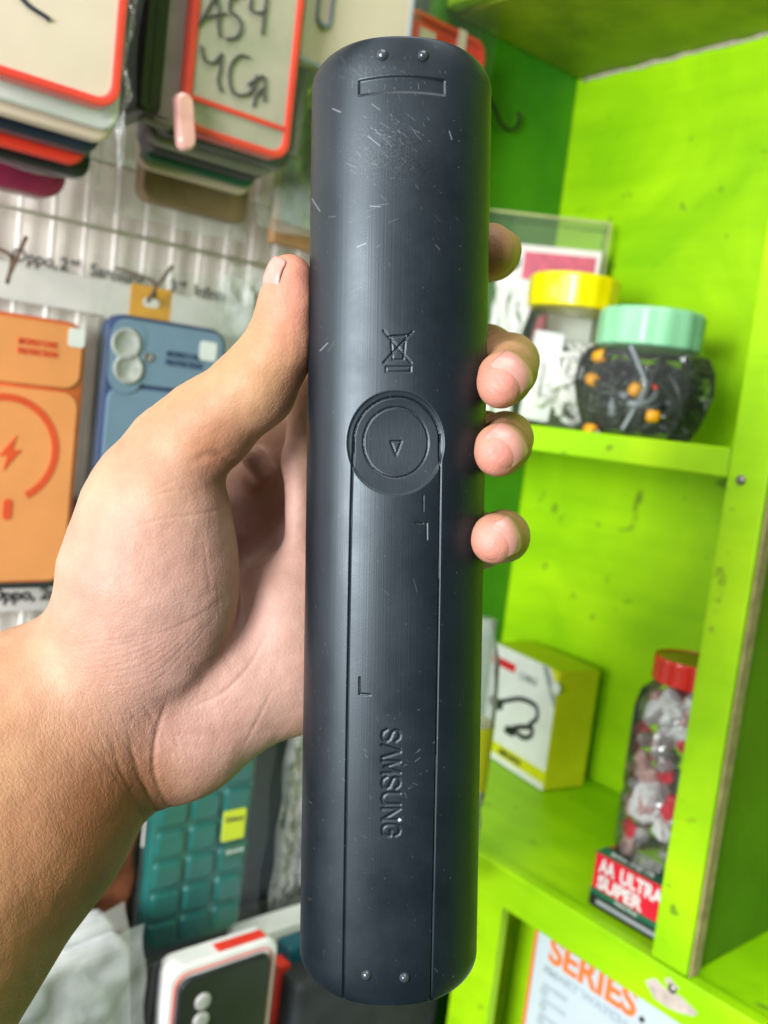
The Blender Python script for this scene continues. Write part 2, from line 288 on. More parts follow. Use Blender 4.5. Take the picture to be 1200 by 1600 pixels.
# ------------------------------------------------------------------ green cupboard
FX, BX, SY = 0.50, 0.70, 0.612      # front plane, back panel, left side panel
def cupboard():
    r = tag(empty('green_cupboard', (0.6, 0.3, -0.7)), 'bright green painted wooden cupboard with open shelves, worn edges and a front post', 'cupboard')
    inv = Matrix.Translation((-0.6, -0.3, 0.7))
    def part(name, m, *boxes, bevel=0.0012):
        bm = bmesh.new()
        for b_ in boxes: box(bm, *b_)
        bm.transform(inv); return obj(name, bm, M[m], r, bevel=bevel)
    part('back_panel', 'green', (BX, BX + 0.012, -0.5, SY + 0.012, -0.7, 0.46))
    part('side_panel', 'sideshade', (0.515, BX - 0.001, SY, SY + 0.012, -0.7, 0.46))
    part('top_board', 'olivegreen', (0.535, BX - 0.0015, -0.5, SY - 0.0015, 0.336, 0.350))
    part('front_rail', 'green', (0.522, 0.534, -0.5, SY - 0.002, 0.338, 0.46))
    part('shelf', 'green', (FX + 0.004, BX - 0.002, -0.5, SY - 0.002, -0.0125, 0.003))
    part('shelf', 'green', (FX + 0.004, BX - 0.002, -0.5, SY - 0.002, -0.334, -0.311))
    part('shelf_lip', 'green', (FX - 0.008, FX + 0.003, -0.5, 0.47, -0.337, -0.309))
    part('shelf_lip', 'green', (FX - 0.004, FX + 0.003, 0.281, SY - 0.05, -0.0135, 0.004))
    part('shelf_lip', 'green', (FX - 0.004, FX + 0.003, -0.5, 0.252, -0.0135, 0.004))
    part('front_post', 'green', (FX - 0.007, FX + 0.003, 0.2545, 0.279, -0.308, 0.52))
    part('divider', 'dividershade', (FX + 0.005, BX - 0.003, 0.2570, 0.2685, -0.3105, -0.0130))
    part('divider', 'dividershade', (FX + 0.005, BX - 0.003, 0.2570, 0.2685, 0.0035, 0.3355))
    part('divider', 'dividershade', (FX + 0.005, BX - 0.003, -0.075, -0.063, -0.3105, -0.0130))  # unseen divider, added to keep side light off the visible one
    part('divider_edge', 'wood', (FX - 0.0045, FX + 0.0045, 0.2525, 0.2540, -0.308, -0.02), bevel=0)
    part('front_post', 'green', (FX - 0.006, FX + 0.003, 0.398, 0.436, -0.75, -0.3375))
    part('inner_panel', 'green', (FX + 0.045, FX + 0.057, -0.5, 0.425, -0.75, -0.3345))
    for px, py, X in ((1157, 750, FX - 0.0075), (1050, 1545, FX - 0.0085), (1184, 742, FX - 0.0045)):
        p = hitX(px, py, X); bm = bmesh.new()
        lathe(bm, [(0.0001, 0.0012), (0.0022, 0.0009), (0.0030, 0.0), (0.0030, -0.001)], 14)
        bm.transform(Matrix.Rotation(-math.pi / 2, 4, 'Y')); bm.transform(Matrix.Translation(p)); bm.transform(inv)
        obj('screw', bm, M['steel'], r, True)
    # bare chipped patches where the paint has flaked off
    for poly, X in (([(1008, 1533), (1022, 1528), (1040, 1545), (1062, 1556), (1090, 1583), (1084, 1588), (1060, 1582), (1040, 1573), (1022, 1560)], FX - 0.0083),
                    ([(1038, 1530), (1046, 1527), (1054, 1538), (1062, 1545), (1052, 1548), (1044, 1541)], FX - 0.0083)):
        bm = bmesh.new(); a = [bm.verts.new(hitX(x, y, X)) for x, y in poly]; b = [bm.verts.new(v.co + Vector((0.0006, 0, 0))) for v in a]
        bm.faces.new(a); bm.faces.new(b[::-1])
        for i in range(len(a)): bm.faces.new((a[i], b[i], b[(i + 1) % len(a)], a[(i + 1) % len(a)]))
        bm.transform(inv); obj('chipped_patch', bm, M['chip'], r)
    # pale filler bead along the top back corner
    bm = bmesh.new(); rnd = random.Random(3)
    tube(bm, [(BX - 0.001, 0.605 - 0.011 * i, 0.3345 + rnd.uniform(-.001, .001)) for i in range(60)], [0.0009 + rnd.random() * 0.0012 for _ in range(60)], 6)
    bm.transform(inv); obj('corner_filler', bm, M['chip'], r, True)
cupboard()
bm = bmesh.new(); pts = [hitY(x, y, SY - 0.006) for x, y in ((772, 150), (774, 172), (782, 192), (795, 203), (806, 200), (812, 186), (810, 176))]
pts[0].y = SY; tube(bm, smooth_path(pts), 0.0016, 8)
tag(obj('wire_hook', bm, M['black'], None, True), 'dark curved wire hook on the green side panel beside the remote', 'hook')
# ------------------------------------------------------------------ left wall
WY = 0.665
bm = bmesh.new(); box(bm, -0.9, 0.515, WY, WY + 0.02, -1.0, 0.8)
tag(obj('wall', bm, M['wall']), None, None, None, 'structure')
bm = bmesh.new()
for i in range(60):
    x = -0.85 + i * 0.0225
    if x < 0.5: tube(bm, [(x, WY - 0.011, -0.95), (x, WY - 0.011, 0.75)], 0.0016 if i % 2 else 0.0021, 6)
for i in range(38): tube(bm, [(-0.86, WY - 0.015, -0.93 + i * 0.045), (0.505, WY - 0.015, -0.93 + i * 0.045)], 0.0014, 6)
tag(obj('wire_grid', bm, M['wire'], None, True), 'white wire display grid fixed to the off-white wall behind the phone cases', 'display grid')
GY = WY - 0.02
def strip(px0, py0, px1, py1, s, tx, ty, size, label):
    a = hitY(px0, py0, GY); b = hitY(px1, py1, GY); h = 0.024
    root = tag(empty('label_strip', ((a.x + b.x) / 2, GY, a.z)), label, 'label strip', 'printed strips on the display grid')
    bm = bmesh.new(); box(bm, a.x - root.location.x, b.x - root.location.x, 0, 0.0008, -h / 2, h / 2); obj('strip', bm, M['paper'], root)
    p = hitY(tx, ty, GY)
    if s: text('lettering', s, size, (p.x - root.location.x, -0.0003, -size * 0.33), FACE_Y, M['ink'], root, bold=0.0004)
strip(-190, 402, 400, 452, '', 20, 420, 0.0115, 'white strip printed with phone brands above the orange and blue cases')
ls = bpy.data.objects['label_strip']; zz = hitY(95, 421, GY).z
for wd_, px_, sz_, up_ in (('Oppo,', 16, 0.0118, 0), ('2', 92, 0.0118, 0), ('nd', 108, 0.0072, 0.0045), ('Samsung,', 140, 0.0118, 0), ('3', 267, 0.0118, 0), ('rd', 281, 0.0072, 0.0045), ('Infinix', 305, 0.0118, 0)):
    p = hitY(px_, 430, GY); o = text('lettering', wd_, sz_, (p.x - ls.location.x, -0.0003, zz + up_ - ls.location.z), FACE_Y, M['ink'], ls, bold=0.00025)
strip(-150, 935, 330, 935, 'Oppo, 2nd', -20, 940, 0.0125, 'lower white strip printed with phone brands under the orange case')
def rect(x0, y0, x1, y1, Y):
    my = (y0 + y1) / 2; mx = (x0 + x1) / 2
    return hitY(x0, my, Y).x, hitY(x1, my, Y).x, hitY(mx, y1, Y).z, hitY(mx, y0, Y).z
def hook(px, py, Y0, label, px2, py2):
    a = hitY(px, py, Y0); q = hitY(px2, py2, Y0 + 0.004)
    bm = bmesh.new()
    tube(bm, smooth_path([(q.x, WY - 0.012, q.z + 0.012), (q.x, Y0 + 0.03, q.z + 0.004), (q.x, Y0 + 0.010, q.z - 0.002), (a.x, Y0, a.z), (a.x - 0.001, Y0 - 0.006, a.z + 0.004), (q.x + 0.001, Y0 - 0.010, q.z + 0.010)]), 0.0012, 8)
    tag(obj('wall_hook', bm, M['rust'], None, True), label, 'hook', 'rusty display hooks on the wire grid')
hook(12, 440, 0.575, 'rusty wire hook at the far left above the orange phone case', 24, 398)
hook(232, 470, 0.575, 'rusty wire hook over the orange-yellow header card above the blue case', 250, 440)
def crinkle_sheet(bm, x0, x1, z0, z1, y, amp, seed, nx=26, nz=40, sag=0.0):
    V = []; amp *= 0.55
    for i in range(nx + 1):
        row = []
        for k in range(nz + 1):
            u = i / nx; v = k / nz
            n = noise.fractal(Vector((u * 5 + seed, v * 7, seed * 1.7)), 0.8, 2.1, 4) + 0.8 * abs(noise.noise(Vector((u * 9 + v * 6, v * 3, seed))))
            e = min(1, 6 * min(u, 1 - u, v, 1 - v) + 0.15)
            row.append(bm.verts.new((x0 + (x1 - x0) * u + 0.0012 * math.sin(v * 17 + seed), y - amp * n * e - sag * math.sin(math.pi * u), z0 + (z1 - z0) * v + 0.001 * math.sin(u * 13 + seed))))
        V.append(row)
    for i in range(nx):
        for k in range(nz): bm.faces.new((V[i][k], V[i + 1][k], V[i + 1][k + 1], V[i][k + 1]))
def bag(x0, x1, z0, z1, yf, yb, label, seed, mt='bag', amp=0.0012):
    bm = bmesh.new(); crinkle_sheet(bm, x0, x1, z0, z1, yf, amp, seed); crinkle_sheet(bm, x0, x1, z0, z1, yb, amp, seed + 3)
    # side seams
    return tag(obj('plastic_bag', bm, M[mt], None, True), label, 'plastic bag', 'clear bags the phone cases hang in')
def case_root(name, x0, x1, z0, z1, y, label, cat='phone case', group='phone cases hanging on the wall'):
    return tag(empty(name, ((x0 + x1) / 2, y, z0)), label, cat, group), x1 - x0, z1 - z0
def shift(o, dx, dy, dz): o.location = Vector(o.location) + Vector((dx, dy, dz)); return o
def panel_case(x0, x1, z0, z1, y, label, body, rim, prnt, lens_xy, sticker, holes=True, ring=True):
    r, W, H = case_root('phone_case', x0, x1, z0, z1, y, label)
    bm = bmesh.new(); prism(bm, rr(W, H, 0.012, cz=H / 2), 0.0, 0.010, 0.0015); obj('shell', bm, M[rim], r, True, 0)
    bm = bmesh.new(); prism(bm, rr(W - 0.006, H * 0.235, 0.009, cz=H * 0.868), -0.0022, -0.0001, 0.001); tp = obj('camera_panel', bm, M[body], r, False)
    bm = bmesh.new(); prism(bm, rr(W - 0.006, H * 0.725, 0.009, cz=H * 0.372), -0.0014, -0.0001, 0.0008); obj('back_panel', bm, M[body], r, False)
    for (lx, lz, lr) in lens_xy:
        bm = bmesh.new(); lathe(bm, [(lr * 0.72, 0.0), (lr * 0.8, 0.0008), (lr, 0.0010), (lr, -0.001)], 28)
        bm.transform(Matrix.Rotation(math.pi / 2, 4, 'X')); bm.transform(Matrix.Translation((lx, -0.0028, lz))); obj('lens_cutout', bm, M['lens' if lr > 0.004 else 'dot'], r, True)
    sx, sz, sw, sh = sticker
    bm = bmesh.new(); prism(bm, rr(sw, sh, 0.002, cx=sx, cz=sz), -0.0029, -0.0024); obj('sticker', bm, M['white'], r)
    return r, W, H
# orange case
x0, x1, z0, z1 = rect(-90, 488, 122, 912, 0.552)
r, W, H = panel_case(x1 - 0.080, x1, z0, z1, 0.552, 'orange phone case with red charging ring and lightning bolt at far left', 'orange', 'rimorange', 'dorange', [(-0.0235, H * 0.86 if False else 0.134, 0.0085), (-0.0235, 0.112 + 0.0, 0.0001)], (W / 2 - 0.0095 if False else 0.0325, 0.150, 0.010, 0.011))
def lpos(px, py, Y, r): p = hitY(px, py, Y); return p - Vector(r.location)
a = lpos(28, 536, 0.5495, r); 
for k, (s_, dz) in enumerate((('LOREM 2022', 0), ('SHOCKPROOF', -0.004))): text('lettering', ('MOBILE CASE', 'PROTECTION')[k], 0.0048, (a.x, -0.0026, a.z - 0.0055 * k), FACE_Y, M['dorange'], r, sx=0.78, bold=0.0002)
c = lpos(4, 702, 0.551, r); R_ = abs(lpos(86, 702, 0.551, r).x - c.x)
bm = bmesh.new(); pp = [(c.x + R_ * math.sin(math.radians(t)), -0.0016, c.z + R_ * math.cos(math.radians(t))) for t in range(-150, 151, 5)]
def ribbon(bm, pts, wd, y, t=0.0004):
    P = [Vector(p) for p in pts]; L = []
    for i, p in enumerate(P):
        d = (P[min(i + 1, len(P) - 1)] - P[max(0, i - 1)]); n = Vector((-d.z, 0, d.x)).normalized() * wd / 2
        L.append([bm.verts.new((q.x, yy, q.z)) for q in (p + n, p - n) for yy in (y, y + t)])
    for a_, b_ in zip(L, L[1:]):
        for i, j in ((0, 1), (1, 3), (3, 2), (2, 0)): bm.faces.new((a_[i], a_[j], b_[j], b_[i]))
    bm.faces.new((L[0][0], L[0][1], L[0][3], L[0][2])); bm.faces.new((L[-1][0], L[-1][2], L[-1][3], L[-1][1]))
ribbon(bm, pp, 0.0042, -0.0019); obj('charging_ring', bm, M['dorange'], r)
bm = bmesh.new(); pl = [lpos(x, y, 0.55, r) for x, y in ((27, 680), (-2, 712), (11, 712), (5, 736), (34, 703), (20, 703))]
prism(bm, [(p.x, p.z) for p in pl], -0.0019, -0.0014); obj('lightning_mark', bm, M['dorange'], r)
bm = bmesh.new(); q = lpos(12, 796, 0.55, r); prism(bm, rr(0.0052, 0.0125, 0.0024, cx=q.x, cz=q.z), -0.0019, -0.0014); obj('magnet_mark', bm, M['dorange'], r)
xo0, xo1, zo0, zo1 = x1 - 0.088, x1 + 0.010, z0 - 0.004, z1 + 0.030
bag(xo0, xo1, zo0, zo1, 0.5475, 0.568, 'clear plastic bag hanging on a hook round the orange phone case', 1.3)
# blue case
x0, x1, z0, z1 = rect(152, 500, 345, 905, 0.556)
b0, b1, c0, c1 = x0, x0 + 0.084, z0, z1
HB = z1 - z0; WB = b1 - b0; cc = Vector(((b0 + b1) / 2, 0.556, z0))
l1 = hitY(197, 537, 0.5535) - cc; l2 = hitY(200, 570 + 6, 0.5535) - cc; l3 = hitY(231, 558, 0.5535) - cc; st = hitY(325, 549, 0.5535) - cc
r, W, H = panel_case(b0, b1, c0, c1, 0.556, 'slate blue phone case with two camera holes hanging behind the thumb', 'slate', 'navy', 'navy', [(l1.x, l1.z, 0.0098), (l2.x, l2.z, 0.0098), (l3.x, l3.z, 0.0028)], (st.x, st.z, 0.0125, 0.0125))
a = lpos(260, 556, 0.5535, r)
for k in range(2): text('lettering', ('MOBILE CASE', 'PROTECTION')[k], 0.0050, (a.x, -0.0026, a.z - 0.0055 * k), FACE_Y, M['navy'], r, sx=0.85, bold=0.0002)
bm = bmesh.new(); prism(bm, rr(0.023, 0.046, 0.011, cx=(l1.x + l2.x) / 2, cz=(l1.z + l2.z) / 2), -0.0027, -0.0021); obj('camera_island', bm, M['slate'], r)
bag(b0 - 0.006, b1 + 0.012, c0 - 0.004, c1 + 0.034, 0.551, 0.572, 'clear plastic bag hanging on a hook round the slate blue phone case', 4.1)
# orange header card
hx0, hx1, hz0, hz1 = rect(203, 455, 268, 492, 0.580)
bm = bmesh.new(); frame(bm, rr(hx1 - hx0, hz1 - hz0 + 0.006, 0.001), rr(0.012, 0.006, 0.0028), 0, 0.0006)
o = obj('header_card', bm, M['orange_card']); o.location = ((hx0 + hx1) / 2, 0.580, (hz0 + hz1) / 2); tag(o, 'small orange-yellow header card hooked above the blue phone case', 'card')
# generic cases in stacks
def bumper(x0, x1, z0, z1, y, label, rim='red', back='cream', t=0.010, rimw=0.0045, bar=None, group='phone cases hanging on the wall'):
    r, W, H = case_root('phone_case', x0, x1, z0, z1, y, label, group=group)
    bm = bmesh.new(); frame(bm, rr(W, H, 0.011, cz=H / 2), rr(W - 2 * rimw, H - 2 * rimw, 0.008, cz=H / 2), -0.0005, t); obj('bumper', bm, M[rim], r, False, bevel=0.0012)
    bm = bmesh.new(); prism(bm, rr(W - 2 * rimw + 0.0006, H - 2 * rimw + 0.0006, 0.008, cz=H / 2), 0.0012, t - 0.001); obj('back_panel', bm, M[back], r)
    if bar:
        bm = bmesh.new(); box(bm, -W / 2 + rimw, W / 2 - rimw, -0.0004, 0.0010, bar, bar + 0.0028); obj('cross_bar', bm, M[rim], r)
    return r
def slab(x0, x1, z0, z1, y, t, mt, label, name='phone_case', cat='phone case', rad=0.009, bev=0.002):
    r, W, H = case_root(name, x0, x1, z0, z1, y, label, cat, 'stock packed behind the front cases' if cat == 'phone case' else None)
    if 'group' in r and cat != 'phone case': del r['group']
    bm = bmesh.new(); prism(bm, rr(W, H, rad, cz=H / 2), 0, t, bev); obj('shell', bm, M[mt], r, False)
    bm = bmesh.new(); prism(bm, rr(W - 0.010, H - 0.010, max(0.001, rad - 0.003), cz=H / 2), -0.0006, -0.0001); obj('back_panel', bm, M[mt], r, False)
    return r
YT = 0.28                                  # the tops run out of the picture
def brx(px, py, Y): p = hitY(px, py, Y); return p.x, p.z
# stack 1 (top left)
x, z = brx(186, 172, 0.470); bumper(x - 0.079, x, z - 0.001, z + 0.165, 0.470, 'red-rimmed cream phone case at the very top left, foremost of its stack', 'red', 'cream')
F1 = x
bm = bmesh.new(); tube(bm, smooth_path([hitY(a_, b_, 0.4708) for a_, b_ in ((20, -22), (38, 2), (52, 14), (68, 24), (77, 31))]), [0.0011] * 24 + [0.0014]); tag(obj('marker_stroke', bm, M['dnavy'], None, True), None); ms = bpy.data.objects['marker_stroke']
rt = [o for o in bpy.data.objects if o.get('label', '').startswith('red-rimmed cream')][0]; ms.data.transform(Matrix.Translation(-Vector(rt.location))); ms.parent = rt
bag(x - 0.088, x + 0.006, z - 0.007, z + 0.19, 0.466, 0.486, 'clear plastic bag round the red-rimmed cream case at top left', 7.7)
y = 0.489; specs = [('white', 4, 0.007, 'white card sleeve edge under the red-rimmed cream case'), ('cream', 10, 0.010, 'pale cream phone case second in the top left stack'), ('dnavy', 24, 0.013, 'thick dark navy phone case with rounded end in the top left stack'),
        ('red', 34, 0.008, 'bright red phone case squeezed between two dark cases'), ('black', 30, 0.012, 'black phone case just above the maroon one'), ('maroon', 60, 0.016, 'maroon phone case with rounded end, lowest of the top left stack')]
for k, (mt, dpx, t, lb) in enumerate(specs):
    bx_, bz_ = {'white': (182, 208), 'cream': (172, 226), 'dnavy': (152, 243), 'red': (130, 262), 'black': (138, 282), 'maroon': (100, 316)}[mt]
    X, Z = brx(bx_, bz_, y + 0.002); slab(X - 0.078, X, Z, Z + 0.160, y, t - 0.001, mt, lb, rad=0.014 if mt == 'maroon' else 0.008); y += t + 0.004 + (0.02 if mt == 'black' else 0)
bm = bmesh.new(); X, Z = brx(176, 260, 0.56)
crinkle_sheet(bm, X - 0.11, X, Z - 0.012, Z + 0.14, 0.575, 0.008, 9.3); crinkle_sheet(bm, X - 0.10, X + 0.004, Z - 0.004, Z + 0.14, 0.535, 0.008, 2.3)
tag(obj('plastic_bag', bm, M['bag2'], None, True), 'crumpled clear bag ends poking out between the top left cases', 'plastic bag', 'clear bags the phone cases hang in')
bm = bmesh.new(); q0 = hitY(172, 262, 0.49); q1 = hitY(204, -40, 0.49); crinkle_sheet(bm, q0.x, q1.x, q0.z, q1.z, 0.484, 0.012, 171, 14, 60)
tag(obj('plastic_bag', bm, M['bag2'], None, True), 'shiny wrinkled bag edge along the right of the red-rimmed cream case', 'plastic bag', 'clear bags the phone cases hang in')
# stack 2 (A54)
x, z = brx(450, 254, 0.500); L2 = x - 0.072
ra = bumper(L2, x, z, z + 0.160, 0.500, 'red-rimmed cloudy phone case with black handwriting at top centre', 'red', 'sage', bar=0.017)
def stroke(pts, Y=0.4998):
    bm = bmesh.new(); tube(bm, smooth_path([hitY(a_, b_, Y) for a_, b_ in pts], 5), 0.00075, 6)
    o = obj('handwriting', bm, M['ink'], ra, True); o.data.transform(Matrix.Translation(-Vector(ra.location)))
def z1(*pp): return [(a_ / 2.4, b_ / 2.4) for a_, b_ in pp]
stroke(z1((742, 98), (765, 60), (792, 12), (812, -20))); stroke(z1((812, -20), (822, 40), (820, 90), (826, 140))); stroke(z1((756, 72), (800, 58), (850, 52)))
stroke(z1((905, -10), (868, -5), (862, 40), (895, 68), (905, 105), (885, 140), (848, 146))); stroke(z1((946, -8), (938, 30), (965, 48), (1000, 40))); stroke(z1((1000, -12), (992, 50), (984, 130)))
stroke(z1((755, 170), (762, 205), (772, 228), (800, 236), (832, 200))); stroke(z1((832, 200), (826, 260), (818, 300), (832, 345))); 
stroke(z1((938, 218), (900, 208), (868, 240), (860, 300), (880, 352), (930, 352), (955, 320), (962, 282))); stroke(z1((930, 318), (985, 285), (992, 320), (990, 382))); stroke(z1((985, 330), (960, 360), (950, 400)))
bag(L2 - 0.008, x + 0.006, z - 0.007, z + 0.19, 0.4965, 0.514, 'clear bag round the red-rimmed case with handwriting', 12.9)
X, Z = brx(300, 215, 0.495); bm = bmesh.new()
prism(bm, rr(0.010, 0.030, 0.0045, cz=0), 0, 0.006, 0.002); o = obj('case_corner', bm, mat('pink_clear_corner', (0.80, 0.42, 0.38), 0.15, 0.1, 100, coat=0.6)); o.location = (hitY(290, 190, 0.49).x, 0.488, hitY(290, 190, 0.49).z); o.rotation_euler = (0, -0.18, 0)
tag(o, 'glossy pink air-cushion corner beside the case with handwriting', 'bumper corner')
yy = 0.516
for (bx_, bz_, wd, t, mt, lb, yv) in ((452, 268, 0.090, 0.010, 'black', 'black phone case directly behind the case with handwriting', 0.516), (430, 278, 0.088, 0.010, 'grey', 'grey-brown phone case in the middle of the top centre stack', 0.530), (415, 284, 0.085, 0.014, 'dnavy', 'thick dark navy phone case near the back of the top centre stack', 0.543),
        (400, 296, 0.082, 0.007, 'dgreen', 'thin dark green phone case below the navy one in the top centre stack', 0.560), (392, 308, 0.082, 0.006, 'cream', 'pale cream phone case edge above the brown case', 0.570), (385, 352, 0.080, 0.012, 'brown', 'brown leather-look phone case, lowest of the top centre stack', 0.590)):
    X, Z = brx(bx_, bz_, yv); slab(X - wd, X, Z, Z + 0.165, yv, t, mt, lb)
X, Z = brx(225, 190, 0.52); slab(X - 0.012, X, Z, Z + 0.2, 0.50, 0.05, 'black', 'tall black sleeve edge between the two top stacks', rad=0.003)
X, Z = brx(272, 205, 0.51); slab(X - 0.020, X, Z, Z + 0.2, 0.508, 0.006, 'grey', 'dull grey sleeve left of the case with handwriting', rad=0.003)
bm = bmesh.new(); q0 = hitY(205, 300, 0.555); q1 = hitY(462, 180, 0.555); crinkle_sheet(bm, q0.x, q1.x + 0.004, q0.z - 0.004, q1.z, 0.612, 0.010, 147, 30, 26)
tag(obj('plastic_bag', bm, M['bag2'], None, True), 'wrinkled clear bag ends below the case with handwriting', 'plastic bag', 'clear bags the phone cases hang in')
# stack 3 between the stack with handwriting and the remote
x, z = brx(628, 160, 0.520); X0 = hitY(458, 100, 0.52).x
r3, W, H = case_root('phone_case', X0, x, z, z + 0.16, 0.520, 'pale clear phone case with blue-lined slot just left of the top of the remote')
bm = bmesh.new(); prism(bm, rr(W, H, 0.008, cz=H / 2), 0, 0.008, 0.0015); obj('shell', bm, M['cream'], r3)
bm = bmesh.new(); frame(bm, rr(W, H, 0.008, cz=H / 2), rr(W - 0.005, H - 0.005, 0.006, cz=H / 2), -0.001, -0.0002); obj('rim', bm, mat('pale_blue_rim', (0.42, 0.46, 0.58), 0.3, 0.1), r3)
p = lpos(508, 0, 0.52, r3); bm = bmesh.new(); frame(bm, rr(0.012, 0.046, 0.0058, cx=p.x, cz=p.z + 0.006), rr(0.0085, 0.042, 0.0042, cx=p.x, cz=p.z + 0.006), -0.0022, -0.0005); obj('slot_rim', bm, mat('grey_blue_line', (0.20, 0.23, 0.38), 0.3, 0.1), r3)
bag(X0 - 0.004, x + 0.004, z - 0.02, z + 0.17, 0.513, 0.531, 'clear bag round the pale case left of the remote', 15.2)
X, Z = brx(470, 250, 0.53); slab(X - 0.012, X - 0.001, Z, Z + 0.2, 0.532, 0.03, 'grey', 'grey sleeve edge right of the case with handwriting', rad=0.003)
X, Z = brx(640, 385, 0.60); slab(hitY(428, 360, 0.6).x, X, hitY(450, 384, 0.6).z, Z + 0.12, 0.600, 0.008, 'tan', 'tan brown card between the stacks and the remote', 'card_sleeve', 'card', 0.002)
X, Z = brx(620, 330, 0.590); slab(hitY(445, 330, 0.59).x, X, hitY(460, 350, 0.590).z, Z + 0.12, 0.588, 0.006, 'dgreen', 'thin dark green card edge above the tan card', 'card_sleeve', 'card', 0.002)
bm = bmesh.new(); q0 = hitY(405, 350, 0.575); q1 = hitY(600, 265, 0.575); crinkle_sheet(bm, q0.x, q1.x, q0.z, q1.z + 0.05, 0.580, 0.014, 21.4, 30, 30); crinkle_sheet(bm, q0.x + 0.004, q1.x, q0.z + 0.004, q1.z + 0.05, 0.568, 0.012, 25.4, 30, 30)
tag(obj('plastic_bag', bm, M['bag2'], None, True), 'crumpled clear bag with bright glints left of the remote top', 'plastic bag', 'clear bags the phone cases hang in')
X, Z = brx(484, 302, 0.583); slab(X - 0.012, X + 0.03, Z, Z + 0.014, 0.584, 0.003, 'navy', 'small blue and red tag inside the crumpled bag', 'tag_card', 'tag', 0.002)
# red case by the cupboard
x, z = brx(752, 105, 0.575); X0 = hitY(632, 60, 0.575).x; zt = hitY(690, 33, 0.575).z
rc = bumper(X0, x + 0.003, z - 0.12, zt, 0.575, 'red phone case in cream cut-out card just above the remote', 'red', 'red')
for px in (667, 722):
    q = lpos(px, 58, 0.575, rc); bm = bmesh.new(); box(bm, q.x - 0.008 if px < 700 else q.x - 0.004, q.x + 0.008 if px < 700 else q.x + 0.004, -0.0012, 0.0012, q.z - 0.06, q.z + 0.005); obj('cutout', bm, M['cream'], rc)
bag(X0 - 0.006, x + 0.008, z - 0.13, zt + 0.03, 0.570, 0.588, 'clear bag round the red case above the remote', 31.2)
# bundle of bag tops left of the thumb
bm = bmesh.new(); q0 = hitY(345, 520, 0.60); q1 = hitY(480, 440, 0.60); crinkle_sheet(bm, q0.x, q1.x, q0.z - 0.03, q1.z, 0.60, 0.016, 41.1, 26, 26); crinkle_sheet(bm, q0.x, q1.x, q0.z - 0.03, q1.z - 0.006, 0.612, 0.012, 44.1, 26, 26)
tag(obj('plastic_bag', bm, M['bag2'], None, True), 'bunched clear bag on the grid behind the thumb tip', 'plastic bag', 'clear bags the phone cases hang in')
# narrow packed edges between orange and blue cases
for k, (px, mt, lb) in enumerate(((132, 'grey', 'grey sleeve edge right of the orange case'), (139, 'beige', 'pinkish sleeve edge beside the blue case'))):
    X, Z = brx(px, 900, 0.567 + 0.004 * k); slab(X - 0.005, X + 0.002, Z, Z + 0.165, 0.567 + 0.006 * k, 0.02, mt, lb, 'card_sleeve', 'card', 0.001, 0.0005)
x, z = brx(120, 918, 0.575); slab(x - 0.10, x, z, z + 0.06, 0.575, 0.01, 'dnavy', 'dark navy case edge showing just below the orange case')
# ---- lower left
X0, X1, Z0, Z1 = rect(205, 1190, 385, 1478, 0.500)
X1 = hitY(383, 1350, 0.50).x; X0 = X1 - 0.072; Z0 = hitY(385, 1446, 0.50).z
r, W, H = case_root('phone_case', X0, X1, Z0, Z0 + 0.150, 0.500, 'teal green quilted phone case with yellow label below the wrist')
bm = bmesh.new(); prism(bm, rr(W, H, 0.010, cz=H / 2), 0, 0.011, 0.002); obj('shell', bm, M['teal'], r, False)
bm = bmesh.new()
for i in range(3):
    for k in range(7):
        cx = -W / 2 + 0.0125 + i * (W - 0.025) / 2; cz = 0.013 + k * (H - 0.026) / 6
        prism(bm, rr(0.0212, 0.0185, 0.004, 4, cx, cz), -0.0030, 0.0001, 0.003)
obj('quilted_back', bm, M['teal'], r, False)
q = lpos(362, 1288, 0.497, r); bm = bmesh.new(); prism(bm, rr(0.017, 0.021, 0.001, cx=q.x + 0.001, cz=q.z), -0.0046, -0.0036); obj('price_label', bm, M['lime'], r)
text('lettering', 'Galaxy', 0.0052, (q.x - 0.0065, -0.0048, q.z + 0.003), FACE_Y, M['ink'], r); q = lpos(366, 1327, 0.497, r)
bm = bmesh.new(); prism(bm, rr(0.017, 0.010, 0.001, cx=q.x, cz=q.z), -0.0046, -0.0036); obj('lower_label', bm, M['dgreen'], r)
text('lettering', 'SM-A34', 0.0042, (q.x - 0.0075, -0.0048, q.z - 0.0015), FACE_Y, M['white'], r)
bag(X0 - 0.012, X1 + 0.010, Z0 - 0.004, Z0 + 0.17, 0.4935, 0.514, 'clear plastic bag round the teal green quilted case', 51.1)
X, Z = brx(420, 1400, 0.53); slab(X1 + 0.001, X + 0.004, Z, Z + 0.18, 0.525, 0.02, 'dnavy', 'dark navy case standing right of the teal quilted case')
slab(X0 - 0.008, X0 - 0.001, Z0 + 0.012, Z0 + 0.17, 0.512, 0.02, 'black', 'black case edge left of the teal quilted case', rad=0.004)
X, Z = brx(470, 1370, 0.55); slab(X - 0.030, X - 0.012, Z, Z + 0.17, 0.545, 0.012, 'beige', 'beige card strip in clear wrap beside the remote', 'card_sleeve', 'card', 0.001)
slab(X - 0.012, X + 0.05, Z - 0.004, Z + 0.02, 0.551, 0.012, 'navy', 'blue case bottom seen beside the remote')
bm = bmesh.new(); q0 = hitY(405, 1420, 0.53); q1 = hitY(478, 1130, 0.53); crinkle_sheet(bm, q0.x, q1.x, q0.z, q1.z, 0.535, 0.016, 61.1, 30, 60); crinkle_sheet(bm, q0.x + 0.003, q1.x + 0.01, q0.z, q1.z, 0.523, 0.014, 66.1, 30, 60)
